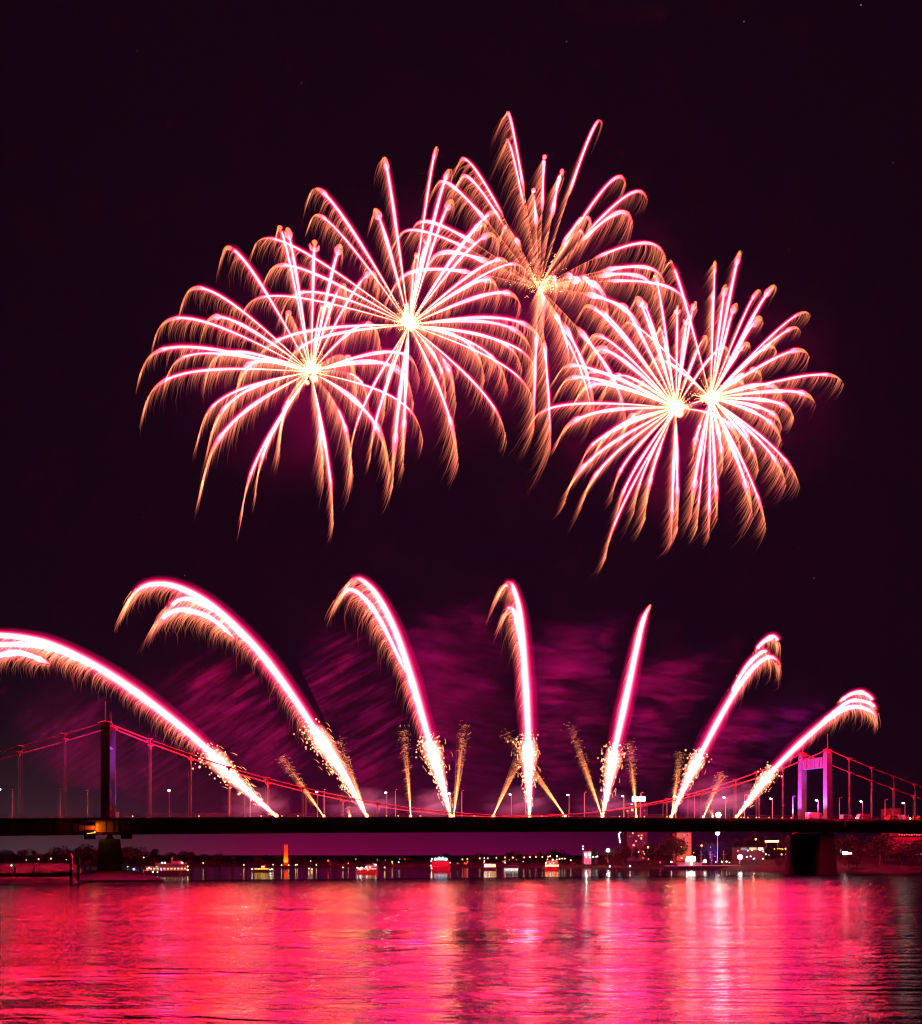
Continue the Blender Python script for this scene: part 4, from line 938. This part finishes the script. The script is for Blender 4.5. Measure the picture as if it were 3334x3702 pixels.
rs = building(2666, 2765, 3064, 3110, 520, 10, M['wallgrey'], 'long low restaurant lit salmon pink right of the cool white mast light', [(2690,3069,22,9,'e_dim'),(2722,3068,26,9,'e_window'),(2750,3069,18,8,'e_warm')], 'restaurant', 'restaurant')
light('terrace_light', 'POINT', P(2725, 3072, 514), 700, (1, .45, .3), .4, rs)
mb = MB(); a, c = P(2768, 3046, 530), P(2814, 3037, 530); aw = thing('lit_awning', P(2791, 3060, 530), 'glowing yellow awning strip above the restaurant terrace', 'awning')
mb.box(((a[0] + c[0]) / 2, 530, (a[2] + c[2]) / 2), (c[0] - a[0], 2.0, .95)); mb.build('canopy', mat_emit('awning_glow', (1, .72, .22), 5), aw)
mb = MB()
for x in (a[0] + .3, c[0] - .3): mb.tube([(x, 530, a[2]), (x, 530, a[2] - 4)], .08, 5)
mb.build('support', M['pole'], aw)
lb = thing('light_string', P(2800, 3070, 525), 'sagging string of yellow bulbs across the terrace left of the right pier', 'light string')
mb = MB(); pts = [P(x, 3070 + 2 * math.sin(x * .1) - (x - 2800) * .02, 525) for x in range(2800, 2896, 6)]; mb.tube(pts, .04, 4); w_ = mb.build('wire', M['black'], lb)
for i, p in enumerate(pts):
    if i % 5 == 1: continue
    mb = MB(); mb.ball(p, .26, 6, 4); mb.build('bulb', M['e_yellow'], lb)
lb2 = thing('light_string', P(2240, 3045, 560), 'vertical chain of cool white bulbs left of the apartment tower', 'light string')
pts = [P(2243, 3009, 560), P(2238, 3016, 560), P(2238, 3022, 560), P(2240, 3030, 560), P(2241, 3038, 560), P(2242, 3045, 560)]
mb = MB(); mb.tube(pts, .05, 4); mb.build('wire', M['black'], lb2)
for p in pts: mb = MB(); mb.ball(p, .42, 8, 5); mb.build('bulb', M['e_cool'], lb2)
# glaring mast lights
M['e_mast'] = mat_emit('mast_lens', (1, .97, .9), 16)
for (px, py, D, m, r, en, col, lab) in ((2198,3075,555,'e_flood',.95,9000,(.9,1,.95),'glaring white mast light right of the white hall'),(2594,3012,525,'e_flood',1.15,6000,(1,.92,.75),'glaring warm mast light below the bridge floodlight'),(2675,3099,492,'e_flood',1.15,5000,(.75,.92,1),'glaring cool white mast light at the bow of the moored ship')):
    q = P(px, py, D); b = q.copy(); b[2] = 3; root = thing('light_mast', b, lab, 'light mast')
    mb = MB(); mb.tube([b, q], np.array([.2, .12]), 6); mb.build('mast', M['pole'], root); mb = MB(); mb.ball(q + np.array([0, -.4, .1]), r, 12, 8); mb.build('lamp_glass', M['e_mast'], root)
    light('mast_light', 'POINT', q + np.array([0, -1.8, 0]), en * .05, col, .6, root)
q = P(3055, 3084, 470); sg = thing('lit_sign', q - np.array([0, 0, 2]), 'bright white and warm lit sign beside the right pier', 'sign')
mb = MB(); mb.box(q + np.array([0, 0, 0]), (2.2, .3, 1.3)); mb.build('panel', M['e_white'], sg); mb = MB(); mb.box(q + np.array([2.2, 0, -.1]), (2.0, .3, .9)); mb.build('panel', M['e_warm'], sg); mb = MB(); mb.box(q + np.array([-2.0, 0, 1.0]), (.4, .2, 1.6)); mb.build('panel', M['e_dim'], sg)
mb = MB(); mb.tube([q - np.array([0, 0, 2.0]), q], .1, 5); mb.build('post', M['pole'], sg)
building(3240, 3420, 3026, 3060, 600, 12, M['vanred'], 'far low roof edge dotted with red lights, far right under the bridge', [(3252 + 9 * i, 3017 + (i % 3), 4, 3, 'e_red') for i in range(10)], 'far_building')
building(3300, 3380, 3078, 3100, 462, 6, M['wallgrey'], 'low pink-lit shed on the right shore at the picture edge', [(3316,3088,6,5,'e_dim'),(3330,3088,6,5,'e_dim')], 'shed')
building(3218, 3256, 2922, 2990, 640, 14, M['brick'], 'boxy dark red building rising behind the white trailer', [(3226,2940,3,4,'e_dim')], 'building')

M['e_star'] = mat_emit('star_light', (.9, .9, 1), 1.2)
# ------------------------------------------------------------------ small shore lamps
def shore_lamp(px, py, D, m, r, label, grp, base=1.5):
    q = P(px, py, D); b = q.copy(); b[2] = min(base, q[2] - .5); o = thing('shore_lamp', b, label, 'lamp', grp)
    mb = MB(); mb.tube([b, q], .07, 4); mb.build('post', M['black'], o); mb = MB(); mb.ball(q, r, 7, 5); mb.build('globe', M[m], o)
for px, py in ((1735,3103),(1764,3103),(1795,3101),(1826,3100),(1854,3100),(1895,3100),(1938,3098),(1961,3098),(1982,3097),(1672,3107),(1690,3106)): shore_lamp(px, py, 600, 'e_amber', .40, 'small amber lamp on the far shore behind the boats right of the cyan-lit boat', 'amber shore lamps right of the cyan-lit boat')
for px, py in ((2023,3105),(2032,3104),(2042,3104),(1916,3099),(2064,3110)): shore_lamp(px, py, 590, 'e_warm', .36, 'small yellowish lamp on the far shore left of the white hall', 'yellowish shore lamps left of the white hall')
for px, py in ((95,3109),(140,3106),(185,3104),(240,3108)): shore_lamp(px, py, 640, 'e_yellow', .45 if px in (140, 185) else .25, 'small yellow lamp among dark trees under the left end of the bridge', 'yellow lamps among the left trees')
for px, py in ((882,3127),(988,3126),(1069,3127),(1075,3126),(1117,3140),(1128,3143),(1144,3127),(1240,3136),(1418,3116),(1391,3136),(520,3100),(735,3120)): shore_lamp(px, py, 560 if py < 3130 else 470, 'e_warm', .30, 'tiny pale lamp low over the dark water between largest boat and cyan-lit boat', 'tiny pale lamps between the left boats', .2)
for px, py, m in ((1442,3117,'e_cyan'),(462,3133,'e_green'),(42,3129,'e_green')): shore_lamp(px, py, 520 if px > 100 else 300, m, .28, {1442: 'tiny cyan lamp left of the cyan-lit boat', 462: 'tiny green lamp right of the left pier', 42: 'green navigation lamp on the red quay at the left edge'}[px], None, .2)
for px, py in ((1680,3121),(1686,3122)): shore_lamp(px, py, 560, 'e_red', .34, 'red lamp just right of the cyan-lit boat', 'red lamps beside the cyan-lit boat')
for px, py in ((2205,3132),(2278,3131)): shore_lamp(px, py, 478, 'e_cool', .42, 'cool white lamp at the waterline left of the moored ship', 'cool waterline lamps left of the moored ship', .2)
for px, py in ((2704,3075),(2719,3074),(2749,3073),(2700,3098),(2714,3096),(2725,3105)): shore_lamp(px, py, 505, 'e_cool', .36, 'white globe lamp on the restaurant terrace', 'white globe lamps on the terrace', 2.5)
for px, py in ((2343,3063),(2537,3057),(2733,3034)): shore_lamp(px, py, 535, 'e_amber', .55, 'amber street lamp among the dark trees of the right bank', 'amber street lamps on the right bank', 2.5)
for px, py in ((2326,3079),(2340,3078),(2330,3086),(2133,3100),(2145,3098),(2160,3096),(2120,3098),(2108,3060),(2108,3070)): shore_lamp(px, py, 548, 'e_warm' if px > 2200 else 'e_pale', .42, 'small bright lamp beside the halls and trees left of the moored ship', 'small lamps around the halls', 2.5)
for px, py in ((2760,3078),(2840,3068),(2842,3088),(2858,3089),(2826,3089)): shore_lamp(px, py, 515, 'e_warm', .34, 'warm lamp on the slope between restaurant and right pier', 'warm lamps left of the right pier', 2.5)

for i, (px, py) in enumerate([(2690,78),(3113,18),(497,183),(2049,150),(3230,588),(2943,2090),(1090,300),(668,2080)]):
    q = P(px, py, 2600.0); mb = MB(); mb.ball((0, 0, 0), .9 if i < 5 else .6, 6, 4)
    o = props(mb.build('star', M['e_star']), 'tiny white star in the black sky', 'star', 'stars in the sky'); o.location = q

r_ = random.Random(5)
for i in range(34):
    px = r_.uniform(2290, 2890); py = 3118 - r_.random() ** 1.5 * 60
    shore_lamp(px, py, r_.uniform(500, 530), r_.choice(['e_warm', 'e_amber', 'e_cool', 'e_warm', 'e_red']), r_.uniform(.16, .34), 'small lamp among the trees and terraces of the lit right bank', 'scattered lamps on the right bank', 2.5)
for i in range(22):
    shore_lamp(r_.uniform(1080, 2120), 3112 + r_.uniform(-9, 12), r_.uniform(590, 640), r_.choice(['e_warm', 'e_amber', 'e_amber', 'e_cool', 'e_red']), r_.uniform(.14, .30), 'faint pinprick lamp on the dark far shore behind the small boats', 'faint lamps on the far shore')
# ------------------------------------------------------------------ drifting smoke, lit by the fireworks
def smoke_mat(name, ang, dens, cut, scale, col, stretch=5.0, fade=None, radii=None):
    m = bpy.data.materials.new(name); m.use_nodes = True; nt = m.node_tree; nt.nodes.clear()
    o = N(nt, 'ShaderNodeOutputMaterial'); v = N(nt, 'ShaderNodeVolumePrincipled'); v.inputs['Color'].default_value = (*col, 1); v.inputs['Anisotropy'].default_value = 0
    tc = N(nt, 'ShaderNodeTexCoord')
    r0 = N(nt, 'ShaderNodeMapping'); r0.inputs['Rotation'].default_value = (0, 0, -ANG); link(nt, tc.outputs['Object'], r0.inputs['Vector'])
    r1 = N(nt, 'ShaderNodeMapping'); r1.inputs['Rotation'].default_value = (0, math.radians(ang), 0); link(nt, r0.outputs[0], r1.inputs['Vector'])
    r2 = N(nt, 'ShaderNodeMapping'); r2.inputs['Scale'].default_value = (1 / stretch, .10, 1); link(nt, r1.outputs[0], r2.inputs['Vector'])
    a = N(nt, 'ShaderNodeTexNoise'); a.inputs['Scale'].default_value = scale; a.inputs['Detail'].default_value = 3; a.inputs['Roughness'].default_value = .6; a.inputs['Distortion'].default_value = .5; link(nt, r2.outputs[0], a.inputs['Vector'])
    b = N(nt, 'ShaderNodeTexNoise'); b.inputs['Scale'].default_value = .05; b.inputs['Detail'].default_value = 2; link(nt, r1.outputs[0], b.inputs['Vector'])
    big = mathn(nt, 'MULTIPLY', mathn(nt, 'SUBTRACT', b.outputs['Fac'], .30), 4.0, True)
    st = mathn(nt, 'MAXIMUM', mathn(nt, 'SUBTRACT', a.outputs['Fac'], cut), 0.0)
    d = mathn(nt, 'MULTIPLY', mathn(nt, 'MULTIPLY', st, big), dens)
    if fade:            # thin out towards the open edges of the drift
        sp = N(nt, 'ShaderNodeSeparateXYZ'); link(nt, r0.outputs[0], sp.inputs[0])
        for (nx, nz, c, w) in fade:
            q = mathn(nt, 'ADD', mathn(nt, 'ADD', mathn(nt, 'MULTIPLY', sp.outputs[0], nx), mathn(nt, 'MULTIPLY', sp.outputs[2], nz)), c)
            mr = N(nt, 'ShaderNodeMapRange', interpolation_type='SMOOTHSTEP'); mr.inputs['From Max'].default_value = w; link(nt, q, mr.inputs['Value'])
            d = mathn(nt, 'MULTIPLY', d, mr.outputs[0])
    if radii:
        sc_ = N(nt, 'ShaderNodeVectorMath', operation='MULTIPLY'); link(nt, tc.outputs['Object'], sc_.inputs[0]); sc_.inputs[1].default_value = [1 / r for r in radii]
        ln = N(nt, 'ShaderNodeVectorMath', operation='LENGTH'); link(nt, sc_.outputs[0], ln.inputs[0])
        q = mathn(nt, 'SUBTRACT', 1.0, ln.outputs['Value'], True); d = mathn(nt, 'MULTIPLY', d, mathn(nt, 'MULTIPLY', q, 1.6))
    link(nt, d, v.inputs['Density'])
    link(nt, v.outputs[0], o.inputs['Volume'])
    return m
SMC = (.36, .08, .70)
SM = [([(-60,2420),(250,2400),(640,2650),(960,2900),(500,2900),(-60,2760)], 38, .9, 'faint smoke veil under the far left comet'),
      ([(440,2450),(780,2270),(1010,2440),(1180,2700),(1300,2900),(1040,2900)], 36, 1.2, 'magenta smoke streaks slanting down left of the second comet'),
      ([(1040,2290),(1230,2180),(1440,2320),(1550,2680),(1610,2900),(1330,2900)], 30, 1.2, 'magenta smoke streaks left of the third comet'),
      ([(1390,2200),(1815,2085),(1880,2280),(1905,2500),(1908,2900),(1650,2900)], -10, 1.3, 'smoke bands trailing left from the upright comet'),
      ([(1905,2220),(2330,2165),(2280,2500),(2190,2900),(1925,2900)], -4, 1.6, 'smoke bands between the upright and the straight comet'),
      ([(2300,2330),(2790,2290),(2640,2520),(2440,2900),(2195,2900)], -5, 2.0, 'smoke bands trailing left from the comet second from the right'),
      ([(2600,2520),(3200,2470),(2900,2700),(2680,2900),(2450,2900)], -7, 2.4, 'thin smoke bands left of the lowest comet at the right')]
for i, (poly, ang, k, lab) in enumerate(SM):
    n = len(poly); org = np.array([A[0], A[1], 0.0])
    tz = []
    for px, py in poly:
        t = t_at(px, 8.5); q = A + d2 * t + n2 * 8.5; tz.append((t, HC + (HY - py) / F * q[1]))
    cen = np.mean(tz, axis=0); fade = []
    for j in range(n):
        a, b = np.array(tz[j]), np.array(tz[(j + 1) % n]); e = b - a; nn = np.array([-e[1], e[0]]); nn /= np.linalg.norm(nn)
        if nn @ (cen - a) < 0: nn = -nn
        right = nn[0] < -.35
        w = 3.0 if right else (9.0 if abs(nn[1]) > .85 and nn[1] < 0 else 16.0)
        fade.append((float(nn[0]), float(nn[1]), float(-nn @ a), w))
    m = smoke_mat('smoke_streaks', ang, 0.030 * k, .50, .55, SMC, 11.0, fade)
    mb = MB(); v = []
    for off in (4.0, 13.0):
        for t, z in tz: v.append(BP(t, off, z))
    mb.add(v, [tuple(range(n)), tuple(range(2 * n - 1, n - 1, -1))] + [(j, n + j, n + (j + 1) % n, (j + 1) % n) for j in range(n)])
    o = props(mb.build('drifting_smoke', m, origin=org), lab, 'smoke', 'smoke drifting left from the comets', 'stuff')
for i, (px, py, rx, rz, k, lab) in enumerate([(930,2905,110,55,.5,'pale smoke puff low on the deck by the foot of the far left comet'),(1310,2905,130,52,.6,'pale smoke puff on the deck around the second comet foot'),(1560,2905,95,50,.5,'pale smoke puff on the deck left of the third comet foot'),(1870,2900,120,56,.35,'pale smoke puff on the deck below the upright comet'),(2190,2905,110,46,.3,'thin smoke puff on the deck by the straight comet foot'),(2580,2885,150,72,.75,'white smoke cloud on the deck behind the glaring floodlight')]):
    D = D_at(px, 9.0); s = D / F; rr = (rx * s * 1.25, 6.0, rz * s * 1.25); m = smoke_mat('smoke_puff', 15, 0.42 * k, .32, .16, (.42, .60, 1.0), 2.5, None, rr)
    mb = MB(); c = P(px, py, D); mb.ball((0, 0, 0), 1, 20, 12, None, rr)
    o = props(mb.build('smoke_puff', m, smooth=True, ), lab, 'smoke', 'smoke puffs low on the deck', 'stuff'); o.location = c

for c_px, D, rx, rz, k, lab in (((1130,1330),330,640,470,.9,'faint red smoke glow behind the leftmost burst'),((1500,1170),345,640,520,1.0,'faint red smoke glow behind the second burst'),((2000,1060),360,560,520,.8,'faint red smoke glow behind the topmost burst'),((2520,1430),366,660,520,1.0,'faint red smoke glow behind the twin bursts at right')):
    Db = D + 100; s_ = Db / F; rr = (rx * s_, 24.0, rz * s_); m = smoke_mat('burst_smoke', 20, .0090 * k, .20, .030, (.5, .15, .7), 1.5, None, rr)
    mb = MB(); mb.ball((0, 0, 0), 1, 22, 14, None, rr); o = props(mb.build('burst_smoke', m, smooth=True), lab, 'smoke', 'smoke behind the high bursts', 'stuff'); o.location = P(*c_px, Db)
# ------------------------------------------------------------------ thin smoky air round everything
def make_haze():
    m = bpy.data.materials.new('smoky_air'); m.use_nodes = True; nt = m.node_tree; nt.nodes.clear()
    o = N(nt, 'ShaderNodeOutputMaterial'); v = N(nt, 'ShaderNodeVolumePrincipled')
    v.inputs['Color'].default_value = (.85, .8, .9, 1); v.inputs['Density'].default_value = HAZE; v.inputs['Anisotropy'].default_value = .0
    link(nt, v.outputs[0], o.inputs['Volume'])
    mb = MB(); mb.box((0, 480, 185), (1500, 1120, 372))
    props(mb.build('haze', m), 'thin smoky night air over the river', 'haze', kind='stuff')
HAZE = 7e-6
make_haze()
